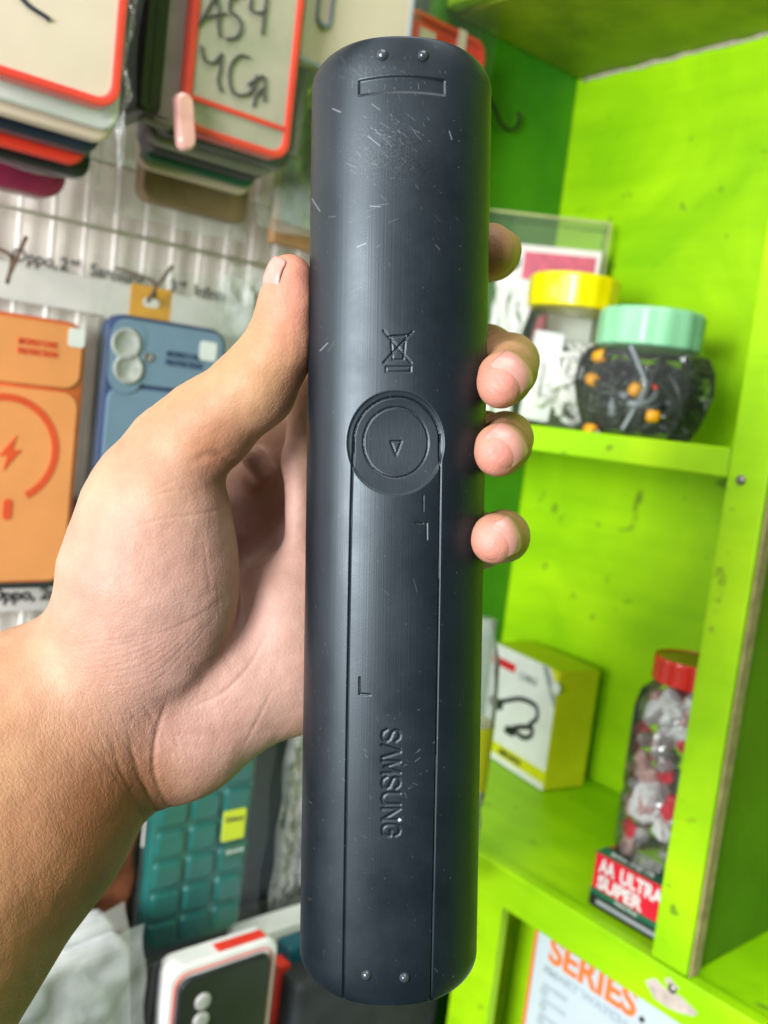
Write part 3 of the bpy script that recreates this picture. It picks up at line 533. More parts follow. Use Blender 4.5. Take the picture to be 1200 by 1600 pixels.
tag(obj('plastic_bag', bm, M['bag2'], None, True), 'shiny crumpled clear wrap with white glints between teal case and remote', 'plastic bag', 'clear bags the phone cases hang in')
# black case in white tray with red strip
X0 = hitY(262, 1560, 0.445).x; X1 = hitY(432, 1500, 0.445).x; ZT = hitY(300, 1507, 0.445).z
r, W, H = case_root('boxed_phone_case', X0, X1, ZT - 0.16, ZT, 0.445, 'black phone case in a white tray box with a red top strip, bottom centre-left', 'boxed case', None)
if 'group' in r: del r['group']
bm = bmesh.new(); prism(bm, rr(W, H, 0.009, cz=H / 2), 0, 0.016, 0.002); obj('tray', bm, M['white'], r)
bm = bmesh.new(); frame(bm, rr(W - 0.0075, H - 0.009, 0.009, cz=H / 2), rr(W - 0.0088, H - 0.0103, 0.008, cz=H / 2), -0.0008, 0.0001); obj('red_line', bm, M['red'], r)
bm = bmesh.new(); prism(bm, rr(W - 0.0125, H - 0.013, 0.007, cz=H / 2 - 0.001), -0.0035, -0.0001, 0.0015); cs = obj('case', bm, M['black'], r)
for k in range(4):
    bm = bmesh.new(); lathe(bm, [(0.0035, 0.001), (0.0052, 0.0008), (0.0056, -0.001)], 22); bm.transform(Matrix.Rotation(math.pi / 2, 4, 'X')); bm.transform(Matrix.Translation((-W / 2 + 0.022, -0.0042, H - 0.024 - k * 0.0122))); obj('lens_cutout', bm, M['lens'], r, True)
q = lpos(340, 1480, 0.445, r); bm = bmesh.new(); box(bm, -0.004, W / 2 - 0.008, 0.003, 0.011, H + 0.0002, H + 0.0010); obj('red_strip', bm, M['red'], r)
slab(X1 + 0.004, X1 + 0.09, ZT - 0.12, hitY(470, 1440, 0.49).z, 0.490, 0.02, 'white', 'white card box at the foot of the wall beside the remote', 'small_box', 'box', 0.002)
X = hitY(432, 1560, 0.47).x; slab(X, X + 0.009, ZT - 0.16, hitY(440, 1510, 0.47).z, 0.470, 0.012, 'red', 'narrow red and blue box edge right of the boxed black case', 'small_box', 'box', 0.001, 0.0005)
slab(X + 0.010, X + 0.075, ZT - 0.16, hitY(480, 1480, 0.47).z, 0.474, 0.015, 'tealblue', 'teal blue box at the bottom beside the remote', 'small_box', 'box', 0.002)
# black sleeve, white bags, russet pouch
X, Z = brx(255, 1500, 0.46); slab(X - 0.014, X - 0.002, Z - 0.12, Z + 0.004, 0.458, 0.02, 'black', 'black sleeve edge left of the boxed black case', rad=0.003)
for k, (px0, px1, py, yv, lb) in enumerate(((20, 232, 1500, 0.452, 'white plastic-wrapped packet in front at the bottom left'), (30, 215, 1462, 0.475, 'middle white wrapped packet of the bottom left pile'))):
    a = hitY(px0, py, yv); b = hitY(px1, py, yv)
    rp = tag(empty('wrapped_packet', ((a.x + b.x) / 2, yv, b.z - 0.10), (0, math.radians(-6 - 2 * k), 0)), lb, 'packet', 'white wrapped packets piled at bottom left')
    Wp = b.x - a.x; bm = bmesh.new(); prism(bm, rr(Wp, 0.11, 0.006, cz=0.055), 0, 0.018, 0.004); obj('carton', bm, M['packet'], rp, False)
    bm = bmesh.new(); crinkle_sheet(bm, -Wp / 2 - 0.006, Wp / 2 + 0.006, 0, 0.122, -0.004, 0.006, 71 + k * 5, 30, 30); obj('wrapper', bm, M['bag2'], rp, True)
a = hitY(90, 1500, 0.505); b = hitY(212, 1330, 0.505); bm = bmesh.new(); crinkle_sheet(bm, a.x - 0.02, b.x, a.z, b.z + 0.03, 0.505, 0.006, 88, 24, 24)
bmesh.ops.solidify(bm, geom=bm.faces[:], thickness=0.004)
tag(obj('pouch', bm, M['rust_brown'], None, True), 'russet brown wrinkled pouch hanging behind the forearm', 'pouch')
# dark back of the stall at the foot of the wall
bm = bmesh.new(); box(bm, -0.9, 0.498, 0.60, 0.66, -0.75, -0.375); tag(obj('plinth', bm, M['darkfloor']), 'dark cloth-covered base at the foot of the display wall', 'plinth')
bm = bmesh.new(); box(bm, 0.36, 0.499, 0.450, 0.585, -0.75, -0.385); tag(obj('dark_gap_box', bm, M['darkfloor'], bevel=0.004), 'added dark box below the remote, filling the dark gap between display wall and cupboard', 'dark box')  # invented box that keeps the gap beside the cupboard dark
# ------------------------------------------------------------------ things on the upper shelf
def jar(cx, cy, zb, body, lidprof, lidm, label, seg=10, ribs=0, amp=0, smooth=False):
    r = tag(empty('jar', (cx, cy, zb)), label, 'jar')
    bm = bmesh.new(); lathe(bm, body, seg); obj('body', bm, M['jar'], r, smooth, bevel=0 if smooth else 0.0015)
    bm = bmesh.new(); lathe(bm, lidprof, 72, ribs=ribs, ribamp=amp); obj('lid', bm, M[lidm], r, False, bevel=0.0012)
    return r
ZS = 0.0045
def wire(pts, r, m, label, name='cable', plug=None, group=None, cat='cable'):
    root = tag(empty(name, pts[0]), label, cat, group); o0 = Vector(pts[0])
    bm = bmesh.new(); tube(bm, smooth_path([Vector(p) - o0 for p in pts], 7), r, 7); obj('wire', bm, M[m], root, True)
    if plug:
        a = Vector(pts[-1]) - o0; d = (a - (Vector(pts[-2]) - o0)).normalized()
        bm = bmesh.new(); tube(bm, [a, a + d * 0.0015, a + d * 0.008, a + d * 0.0095], [0.0030, 0.0048, 0.0048, 0.0032], 10); obj('plug', bm, M[plug], root, True)
        bm = bmesh.new(); tube(bm, [a + d * 0.0095, a + d * 0.016], 0.0013, 8); obj('pin', bm, M['steel'], root, True)
    return root
pm = hitZ(1003, 668, ZS); mx_, my_ = 0.592, 0
rj = ray(999, 640); tj = 0.592 / rj.x; MC = Vector((0.592, rj.y * tj, ZS)); 
sc = MC.length / FPX                          # metres per photo pixel at the jar
jr = 103 * sc; 
body = [(jr * 0.55, 0), (jr * 0.78, 0.001), (jr * 0.94, 0.020), (jr * 1.02, 0.036), (jr * 1.0, 0.050), (jr * 0.88, 0.062), (jr * 0.72, 0.066)]
jar(MC.x, MC.y, ZS, body, [(jr * 0.68, 0.065), (jr * 0.735, 0.066), (jr * 0.74, 0.090), (jr * 0.71, 0.093), (0.001, 0.0932)], 'mint', 'clear faceted jar with mint green lid full of black cables', 10, 14, 0.012)
rnd = random.Random(11)
def inside(rad, z): a = rnd.uniform(0, 6.283); q = rad * math.sqrt(rnd.random()); return Vector((MC.x + q * math.cos(a), MC.y + q * math.sin(a), ZS + z))
for k in range(52):
    pts = [inside(jr * 0.84, rnd.uniform(0.006, 0.054)) for _ in range(7)]
    wire(pts, 0.0027, 'cable' if k % 13 else 'gcable', 'black cable coiled in the mint-lidded jar', group='cables packed in the mint-lidded jar')
def jp(px, py, back=0.0):
    r_ = ray(px, py); d = Vector((r_.x, r_.y)).normalized(); c = Vector((MC.x, MC.y)); b_ = c.dot(d); h = math.sqrt(max(0, (jr * 0.86) ** 2 - (c.length_squared - b_ * b_)))
    t = (b_ - h + back) / Vector((r_.x, r_.y)).length; return r_ * t
for k, ((a, b), lb) in enumerate(((((952, 553), (934, 558)), 'topmost amber-plug lead in the mint-lidded jar'), (((938, 600), (920, 590)), 'amber-plug lead at the left of the mint-lidded jar'), (((980, 625), (994, 606)), 'amber-plug lead in the middle of the mint-lidded jar'),
        (((1000, 648), (1022, 650)), 'amber-plug lead lying low and right in the mint-lidded jar'), (((908, 668), (930, 674)), 'amber-plug lead at the very bottom of the mint-lidded jar'))):
    e = jp(*b); s_ = jp(*a); wire([s_ + (s_ - e) * 1.2 + Vector((0.012, 0, -0.006)), s_ + (s_ - e) * 0.6 + Vector((0.008, 0, 0)), s_, s_ + (e - s_) * 0.4], 0.0017, 'cable', lb, 'lead', 'plug', 'amber-plug leads', 'lead')
wire([jp(985, 540), jp(1000, 575), jp(1008, 605), jp(990, 640), jp(972, 672)], 0.0017, 'gcable', 'light grey bent cable against the front of the mint-lidded jar', group=None)
wire([jp(1008, 608, 0.001), jp(1015, 600, 0.001), jp(1026, 607, 0.001)], 0.0018, 'red', 'short red cable end in the mint-lidded jar')
# yellow-lid jar
rj = ray(880, 620); tj = 0.602 / rj.x; YC = Vector((0.602, rj.y * tj + 0.004, ZS)); sc = YC.length / FPX; yr = 70 * sc
body = [(yr * 0.85, 0), (yr, 0.003), (yr * 1.02, 0.04), (yr, 0.076), (yr * 0.90, 0.090), (yr * 0.82, 0.098)]
jar(YC.x, YC.y, ZS, body, [(yr * 0.84, 0.096), (yr * 0.95, 0.097), (yr * 0.97, 0.120), (yr * 0.92, 0.123), (0.001, 0.1235)], 'yellow', 'clear jar with yellow lid holding white cables', 32, 16, 0.010, True)
for k in range(36):
    pts = []
    for _ in range(6): a = rnd.uniform(0, 6.283); q = yr * 0.82 * math.sqrt(rnd.random()); pts.append(Vector((YC.x + q * math.cos(a), YC.y + q * math.sin(a), ZS + rnd.uniform(0.006, 0.07))))
    wire(pts, 0.0027, 'wcable', 'white cable coiled in the yellow-lidded jar', group='white cables packed in the yellow-lidded jar')
q = ray(845, 600); q = q * ((YC.length - yr * 0.55) / q.length)
bm = bmesh.new(); prism(bm, rr(0.024, 0.072, 0.002), 0, 0.004, 0.001); o = obj('white_packet', bm, M['white']); o.location = (q.x, q.y, ZS + 0.040); o.rotation_euler = (0, 0.06, math.radians(-42)); tag(o, 'white folded packet inside the yellow-lidded jar', 'packet')
# clear acrylic box with a pink card behind the jars
a = hitX(775, 480, 0.655); b = hitX(940, 480, 0.655); zt = hitX(930, 342, 0.655).z; ym = (a.y + b.y) / 2; wd = abs(a.y - b.y) * 1.0
root = tag(empty('clear_box', (0.640, ym + 0.010, ZS), (0, 0, math.radians(48))), 'tall clear plastic box standing behind the yellow-lidded jar', 'box')
bm = bmesh.new(); box(bm, -0.012, 0.018, -wd / 2, wd / 2, 0, zt - ZS); obj('walls', bm, M['olivefilm'], root, bevel=0.001)
bm = bmesh.new()
for yv in (-wd / 2, wd / 2): box(bm, -0.0135, -0.0122, yv - 0.001, yv + 0.001, 0, zt - ZS)
box(bm, -0.0135, -0.0122, -wd / 2, wd / 2, zt - ZS, zt - ZS + 0.002); obj('edge_trim', bm, mat('olive_edge', (0.55, 0.56, 0.25), 0.4), root)
a = hitX(812, 400, 0.640); b = hitX(933, 400, 0.640); zt2 = hitX(900, 384, 0.640).z; wd = abs(a.y - b.y)
root = tag(empty('packaged_card', (0.638, (a.y + b.y) / 2 + 0.006, ZS), (0, 0, math.radians(42))), 'white card with pink print inside the clear box behind the jars', 'card')
bm = bmesh.new(); box(bm, -0.001, 0.001, -wd / 2, wd / 2, 0, zt2 - ZS); obj('card', bm, M['paper'], root)
bm = bmesh.new(); box(bm, -0.0016, -0.0011, -wd / 2 + 0.004, wd / 2 - 0.022, zt2 - ZS - 0.030, zt2 - ZS - 0.006); obj('pink_panel', bm, M['pink'], root)
bm = bmesh.new(); lathe(bm, [(0.0055, 0), (0.0075, 0.0003), (0.0078, 0)], 24); bm.transform(Matrix.Rotation(-math.pi / 2, 4, 'Y')); bm.transform(Matrix.Translation((-0.0014, wd / 2 - 0.012, zt2 - ZS - 0.016))); obj('round_mark', bm, M['dgreen'], root)
bm = bmesh.new(); lathe(bm, [(0.0010, 0.0004), (0.0035, 0.0003), (0.0036, 0)], 20); bm.transform(Matrix.Rotation(-math.pi / 2, 4, 'Y')); bm.transform(Matrix.Translation((-0.0020, wd / 2 - 0.012, zt2 - ZS - 0.016))); obj('round_mark_centre', bm, M['yellow'], root)
# pink & white packet left of the yellow jar
a = hitX(800, 560, 0.600); b = hitX(825, 560, 0.600); zt = hitX(812, 455, 0.600).z
bm = bmesh.new(); box(bm, 0, 0.006, 0, abs(a.y - b.y), 0, zt - ZS); o = obj('pink_packet', bm, M['pink'], bevel=0.001); o.location = (0.618, b.y + 0.004, ZS); tag(o, 'narrow magenta packet left of the yellow-lidded jar', 'packet')
a = hitX(768, 560, 0.590); b = hitX(800, 560, 0.590); zt = hitX(785, 440, 0.590).z
bm = bmesh.new(); crinkle_sheet(bm, 0, abs(a.y - b.y) + 0.02, 0, zt - ZS, 0, 0.006, 97, 16, 30); bm.transform(Matrix.Rotation(-math.pi / 2, 4, 'Z')); o = obj('plastic_sleeve', bm, clear('milky_sleeve', haze=0.55, bump=0.5, ior=1.2), None, True); o.location = (0.604, a.y + 0.02, ZS); tag(o, 'milky plastic sleeve between fingers and the yellow-lidded jar', 'sleeve')
# ------------------------------------------------------------------ middle shelf
ZM = -0.3095
# yellow and white carton
fb = hitZ(848, 1236, ZM); ft = hitZ(918, 1205, ZM)
XR, YR = fb.x, fb.y                      # the near bottom corner
root = tag(empty('carton', (XR, YR, ZM), (0, 0, math.radians(0))), 'yellow and white carton picturing a black cable on the middle shelf', 'carton')
# the carton: white front with cable picture on one side, yellow flank on the other
A1 = hitZ(762, 1180, ZM) - fb; ang = math.atan2(A1.y, A1.x); CWD = A1.length + 0.012
A2 = ft - fb; ang2 = math.atan2(A2.y, A2.x); dR = ray(858, 1047); tt = (dR.x * fb.x + dR.y * fb.y) / (dR.x ** 2 + dR.y ** 2); CH = dR.z * tt - ZM
root.rotation_euler = (0, 0, ang + math.pi)           # local -X runs along the white face, its normal is local -Y... 
DEP = A2.length * 0.58
def side(l): return l
bm = bmesh.new(); box(bm, -CWD, 0, -DEP, 0, 0, CH)
def addpart(bm_, name, m, **k): return obj(name, bm_, M[m], root, **k)
# choose the sign so that the flank goes to ft
fl = Vector((A2.x, A2.y)); ly = Vector((math.cos(ang + math.pi + math.pi / 2), math.sin(ang + math.pi + math.pi / 2))); sg = 1 if fl.dot(ly) > 0 else -1
bm.free(); bm = bmesh.new(); box(bm, -CWD, 0, 0 if sg > 0 else -DEP, DEP if sg > 0 else 0, 0, CH); addpart(bm, 'box_body', 'ylw_box', bevel=0.0008)
fy = -0.0004 * sg; fy2 = -0.0010 * sg
def flat(bm_, pts, y, t=0.0005):
    a_ = [bm_.verts.new((x, y, z)) for x, z in pts]; b_ = [bm_.verts.new((x, y + t * sg, z)) for x, z in pts]
    bm_.faces.new(a_); bm_.faces.new(b_[::-1]); n = len(pts)
    for i in range(n): bm_.faces.new((a_[i], b_[i], b_[(i + 1) % n], a_[(i + 1) % n]))
bm = bmesh.new(); flat(bm, [(-CWD, CH * 0.16), (-0.0005, CH * 0.16), (-0.0005, CH * 0.86), (-0.012, CH * 0.998), (-CWD, CH * 0.998)], fy); addpart(bm, 'white_face', 'white')
bm = bmesh.new(); flat(bm, [(-CWD, 0), (-0.0005, 0), (-0.0005, CH * 0.055), (-CWD, CH * 0.055)], fy); addpart(bm, 'white_base_band', 'white')
bm = bmesh.new(); flat(bm, [(-0.0225, CH * 0.995), (-0.0005, CH * 0.70), (-0.0005, CH * 0.80), (-0.015, CH * 0.995)], fy2); addpart(bm, 'grey_corner_flash', 'greyink')
bm = bmesh.new(); flat(bm, [(-CWD * 0.99, CH * 0.82), (-CWD * 0.62, CH * 0.82), (-CWD * 0.62, CH * 0.89), (-CWD * 0.99, CH * 0.89)], fy2); addpart(bm, 'red_logo_bar', 'boxred')
def cpt(px, py):                       # photo pixel -> point on the white face, in carton coordinates
    nrm = Vector((-math.sin(ang), math.cos(ang), 0)); r_ = ray(px, py); t_ = nrm.dot(Vector((XR, YR, 0))) / nrm.dot(r_); p_ = r_ * t_ - Vector((XR, YR, ZM))
    ux = Vector((math.cos(ang + math.pi), math.sin(ang + math.pi), 0)); return (p_.dot(ux), p_.z)
for pl, rr_ in (([(766, 1098), (790, 1095), (815, 1092), (838, 1103), (840, 1122), (828, 1132)], 0.0022), ([(790, 1142), (812, 1136), (832, 1138), (830, 1150), (818, 1152), (806, 1142)], 0.0024)):
    bm = bmesh.new(); tube(bm, smooth_path([(cpt(*p_)[0], 0, cpt(*p_)[1]) for p_ in pl]), rr_, 8); bm.transform(Matrix.Diagonal((1, 0.25, 1, 1))); bm.transform(Matrix.Translation((0, fy2, 0))); addpart(bm, 'cable_picture', 'cable', smooth=True)
for (px, py, w_, h_) in ((776, 1098, 0.022, 0.010), (798, 1142, 0.014, 0.008)):
    x_, z_ = cpt(px, py); bm = bmesh.new(); flat(bm, rr(w_, h_, h_ * 0.45, 4, x_, z_), fy2 * 1.3); addpart(bm, 'plug_picture', 'cable')
bm = bmesh.new(); p_ = (cpt(862, 1060)); lathe(bm, [(0.0035, 0.0008), (0.0055, 0.0004), (0.0058, -0.001)], 18); bm.transform(Matrix.Rotation(math.pi / 2, 4, 'X')); bm.transform(Matrix.Translation((-0.001, fy2 * 1.5, CH * 0.86))); addpart(bm, 'round_seal', 'white', smooth=True)
def txt_side(name, s, size, x, z, m): return text(name, s, size, (x, fy2 * 1.2, z), FACE_Y if sg > 0 else Matrix(((-1, 0, 0), (0, 0, 1), (0, 1, 0))), M[m], root, bold=0.0002)
txt_side('lettering', 'CABLE', 0.009, -CWD * 0.55 if sg > 0 else -CWD * 0.05, CH * 0.80, 'greyink')
txt_side('lettering', 'USB DATA', 0.007, -CWD * 0.7 if sg > 0 else -CWD * 0.05, CH * 0.085, 'ink')
# AA battery carton
BXF = hitZ(926, 1413, ZM).x
bl = hitX(930, 1412, BXF); tl = hitX(932, 1330, BXF); BH = tl.z - ZM + 0.0; y0 = tl.y; BW = y0 - 0.2705
root = tag(empty('battery_carton', (BXF, y0, ZM)), 'red and green AA battery carton printed ULTRA SUPER under the red-lidded jar', 'carton')
bm = bmesh.new(); box(bm, 0, 0.058, -BW, 0, 0, BH); obj('box_body', bm, M['boxred'], root, bevel=0.0006)
def band(nm, m, z0_, z1_): bm = bmesh.new(); box(bm, -0.0005, -0.0001, -BW, 0, BH * z0_, BH * z1_); obj(nm, bm, M[m], root)
band('black_band', 'black', 0.0, 0.22); band('green_band', 'dgreen', 0.22, 0.33)
bm = bmesh.new(); box(bm, -0.0004, 0.013, -BW, 0, BH + 0.0001, BH + 0.0005); obj('green_top_band', bm, M['dgreen'], root)
bm = bmesh.new(); box(bm, -0.0009, -0.0006, -BW * 0.75, -0.006, BH * 0.07, BH * 0.15); obj('small_print', bm, M['greyink'], root)
text('lettering', 'AA', BH * 0.38, (-0.0008, -0.005, BH * 0.68), FACE_X, M['white'], root, bold=0.0004, sx=0.62); text('lettering', 'ULTRA', BH * 0.36, (-0.0008, -0.021, BH * 0.68), FACE_X, M['white'], root, bold=0.0004, sx=0.80)
text('lettering', 'SUPER', BH * 0.34, (-0.0008, -0.005, BH * 0.38), FACE_X, M['white'], root, bold=0.0004)
text('lettering', 'Heavy Duty', BH * 0.10, (-0.0008, -0.020, BH * 0.25), FACE_X, M['white'], root)
top = Matrix(((0, 1, 0), (-1, 0, 0), (0, 0, 1)))
text('lettering', 'SUPER', 0.011, (0.017, -0.006, BH + 0.0006), top, M['white'], root, bold=0.0004); text('lettering', 'ULTRA', 0.010, (0.017, -0.040, BH + 0.0006), top, M['white'], root, bold=0.0004); text('lettering', 'extra long life', 0.006, (0.004, -0.008, BH + 0.0009), top, M['white'], root)
# red-lidded jar of wrapped sweets standing on the battery carton
jx, jyy = BXF + 0.034, y0 - 0.062
ZJ = ZM + BH + 0.0006; rj = ray(1052, 1180); JC = Vector((BXF + 0.036, 0, 0)); t_ = JC.x / rj.x; JC.y = rj.y * t_ - 0.004
rt = ray(1080, 1060); zl = rt.z * (Vector((JC.x, JC.y)).length / Vector((rt.x, rt.y)).length); JH = zl - ZJ
r4 = 0.033; JC.y = max(JC.y, 0.2687 + r4 * 1.02); print('JAR', JC, 'carton', y0, BW, BH)
root = tag(empty('jar', (JC.x, JC.y, ZJ)), 'clear jar with red lid full of wrapped sweets on the battery carton', 'jar')
bm = bmesh.new(); lathe(bm, [(r4 * 0.85, 0), (r4, 0.003), (r4 * 1.0, JH * 0.3), (r4 * 0.96, JH * 0.34), (r4 * 1.0, JH * 0.38), (r4, JH * 0.80), (r4 * 0.92, JH * 0.90), (r4 * 0.71, JH * 0.955), (r4 * 0.70, JH)], 32); obj('body', bm, M['jar'], root, True)
bm = bmesh.new(); lathe(bm, [(r4 * 0.70, JH - 0.003), (r4 * 0.75, JH - 0.003), (r4 * 0.75, JH + 0.011), (r4 * 0.73, JH + 0.013), (r4 * 0.72, JH + 0.0115), (0.0005, JH + 0.0112)], 60, ribs=30, ribamp=0.01); obj('lid', bm, M['redlid'], root, False)
bm = bmesh.new(); lathe(bm, [(r4 * 0.70, JH + 0.0116), (r4 * 0.70, JH + 0.0122), (0.0005, JH + 0.0123)], 40); obj('lid_disc', bm, M['olive'], root)
sweet0 = None; cnt = 0
for k in range(150):
    a = rnd.uniform(0, 6.283); q = r4 * 0.80 * math.sqrt(rnd.uniform(0.3, 1)); z_ = ZJ + 0.007 + rnd.random() * (JH * 0.86)
    if z_ > ZJ + JH * 0.80: q *= 0.75
    mt = ('silver', 'white', 'palepink', 'palepink', 'boxred', 'white', 'silver')[k % 7]
    key = 'sw' + mt
    if key not in MATS:
        bm = bmesh.new(); bmesh.ops.create_icosphere(bm, subdivisions=2, radius=0.0062)
        for v in bm.verts: v.co = Vector((v.co.x * 1.5, v.co.y * 0.9, v.co.z * 0.8)) * (1 + 0.45 * noise.noise(v.co * 700 + Vector((len(MATS), 0, 0))))
        for s_ in (-1, 1): lathe(bm, [(0.001, 0), (0.004, 0.004)], 7, cap=False, c=(0, 0, 0)) if False else None
        me = bpy.data.meshes.new('wrapped_sweet'); bm.to_mesh(me); bm.free(); me.materials.append(M[mt]); MATS[key] = me
    o = bpy.data.objects.new('wrapped_sweet', MATS[key]); COL.objects.link(o); o.location = (JC.x + q * math.cos(a), JC.y + q * math.sin(a), z_); o.rotation_euler = (a, q * 900, a * 3)
    tag(o, {'silver': 'silver foil-wrapped sweet inside the red-lidded jar', 'palepink': 'pink-wrapped sweet inside the red-lidded jar', 'boxred': 'bright red-wrapped sweet inside the red-lidded jar', 'white': 'white-wrapped sweet inside the red-lidded jar'}[mt], 'sweet', 'wrapped sweets in the red-lidded jar')
# clear bottle half hidden by the remote
rb = ray(735, 1120); BC = rb * (0.60 / Vector((rb.x, rb.y)).length)
BC = Vector((BC.x, BC.y, ZM)); ztb = ray(750, 965).z * (Vector((BC.x, BC.y)).length / Vector(ray(750, 965).to_2d()).length)
root = tag(empty('clear_bottle', BC), 'clear plastic bottle half hidden behind the right edge of the remote', 'bottle'); hb = ztb - ZM
bm = bmesh.new(); lathe(bm, [(0.013, 0), (0.0165, 0.004), (0.0165, hb * 0.25), (0.0150, hb * 0.3), (0.0165, hb * 0.35), (0.0165, hb * 0.7), (0.0145, hb * 0.85), (0.009, hb * 0.95), (0.009, hb)], 28); obj('body', bm, M['bag2'], root, True)
bm = bmesh.new(); lathe(bm, [(0.0168, hb * 0.38), (0.0168, hb * 0.62)], 28, cap=False); obj('label_band', bm, M['ylw_box'], root, True)
# pale tube between ring and little finger
# ------------------------------------------------------------------ lower compartment poster
XP = 0.527
tl = hitX(843, 1447, XP); bl = hitX(815, 1605, XP)
root = tag(empty('poster_card', (XP, tl.y, tl.z)), 'white SERIES smart watch card with orange edge below the lower shelf', 'card')
bm = bmesh.new(); box(bm, 0, 0.003, -0.26, 0, -0.22, 0.03); obj('card', bm, M['poster'], root)
bm = bmesh.new(); box(bm, -0.0004, 0.003, 0.0002, 0.0030, -0.22, 0.03); obj('orange_edge', bm, M['posterorange'], root)
def pos(px, py): p = hitX(px, py, XP - 0.0006); return (-0.0006, p.y - tl.y, p.z - tl.z)
a = pos(856, 1499); b = pos(862, 1466); hs = abs(b[2] - a[2])
text('lettering', 'SERIES', hs * 1.62, a, FACE_X, M['posterorange'], root, bold=0.0008); text('lettering', 'SMART WATCH', 0.0075, pos(849, 1517), FACE_X, M['paleblue'], root, bold=0.0004, sx=1.35)
for k, (px, py) in enumerate(((848, 1537), (846, 1560), (842, 1583))):
    p_ = pos(px, py); bm = bmesh.new(); box(bm, -0.0006, -0.0002, p_[1] - 0.022, p_[1], p_[2] - 0.0015, p_[2] + 0.0015); obj('text_line', bm, M['paleblue'], root)
    bm = bmesh.new(); prism(bm, rr(0.007, 0.007, 0.003, 4), 0, 0.0004); bm.transform(Matrix.Rotation(-math.pi / 2, 4, 'Z')); bm.transform(Matrix.Translation((-0.0006, p_[1] - 0.002, p_[2] + 0.001 - 0.006))); obj('icon', bm, M['paleblue'], root)
p_ = pos(1003, 1593); bm = bmesh.new(); lathe(bm, [(0.0008, 0.001), (0.0018, 0.0009), (0.002, 0)], 12); bm.transform(Matrix.Rotation(-math.pi / 2, 4, 'Y')); bm.transform(Matrix.Translation(p_)); obj('rivet', bm, M['black'], root)
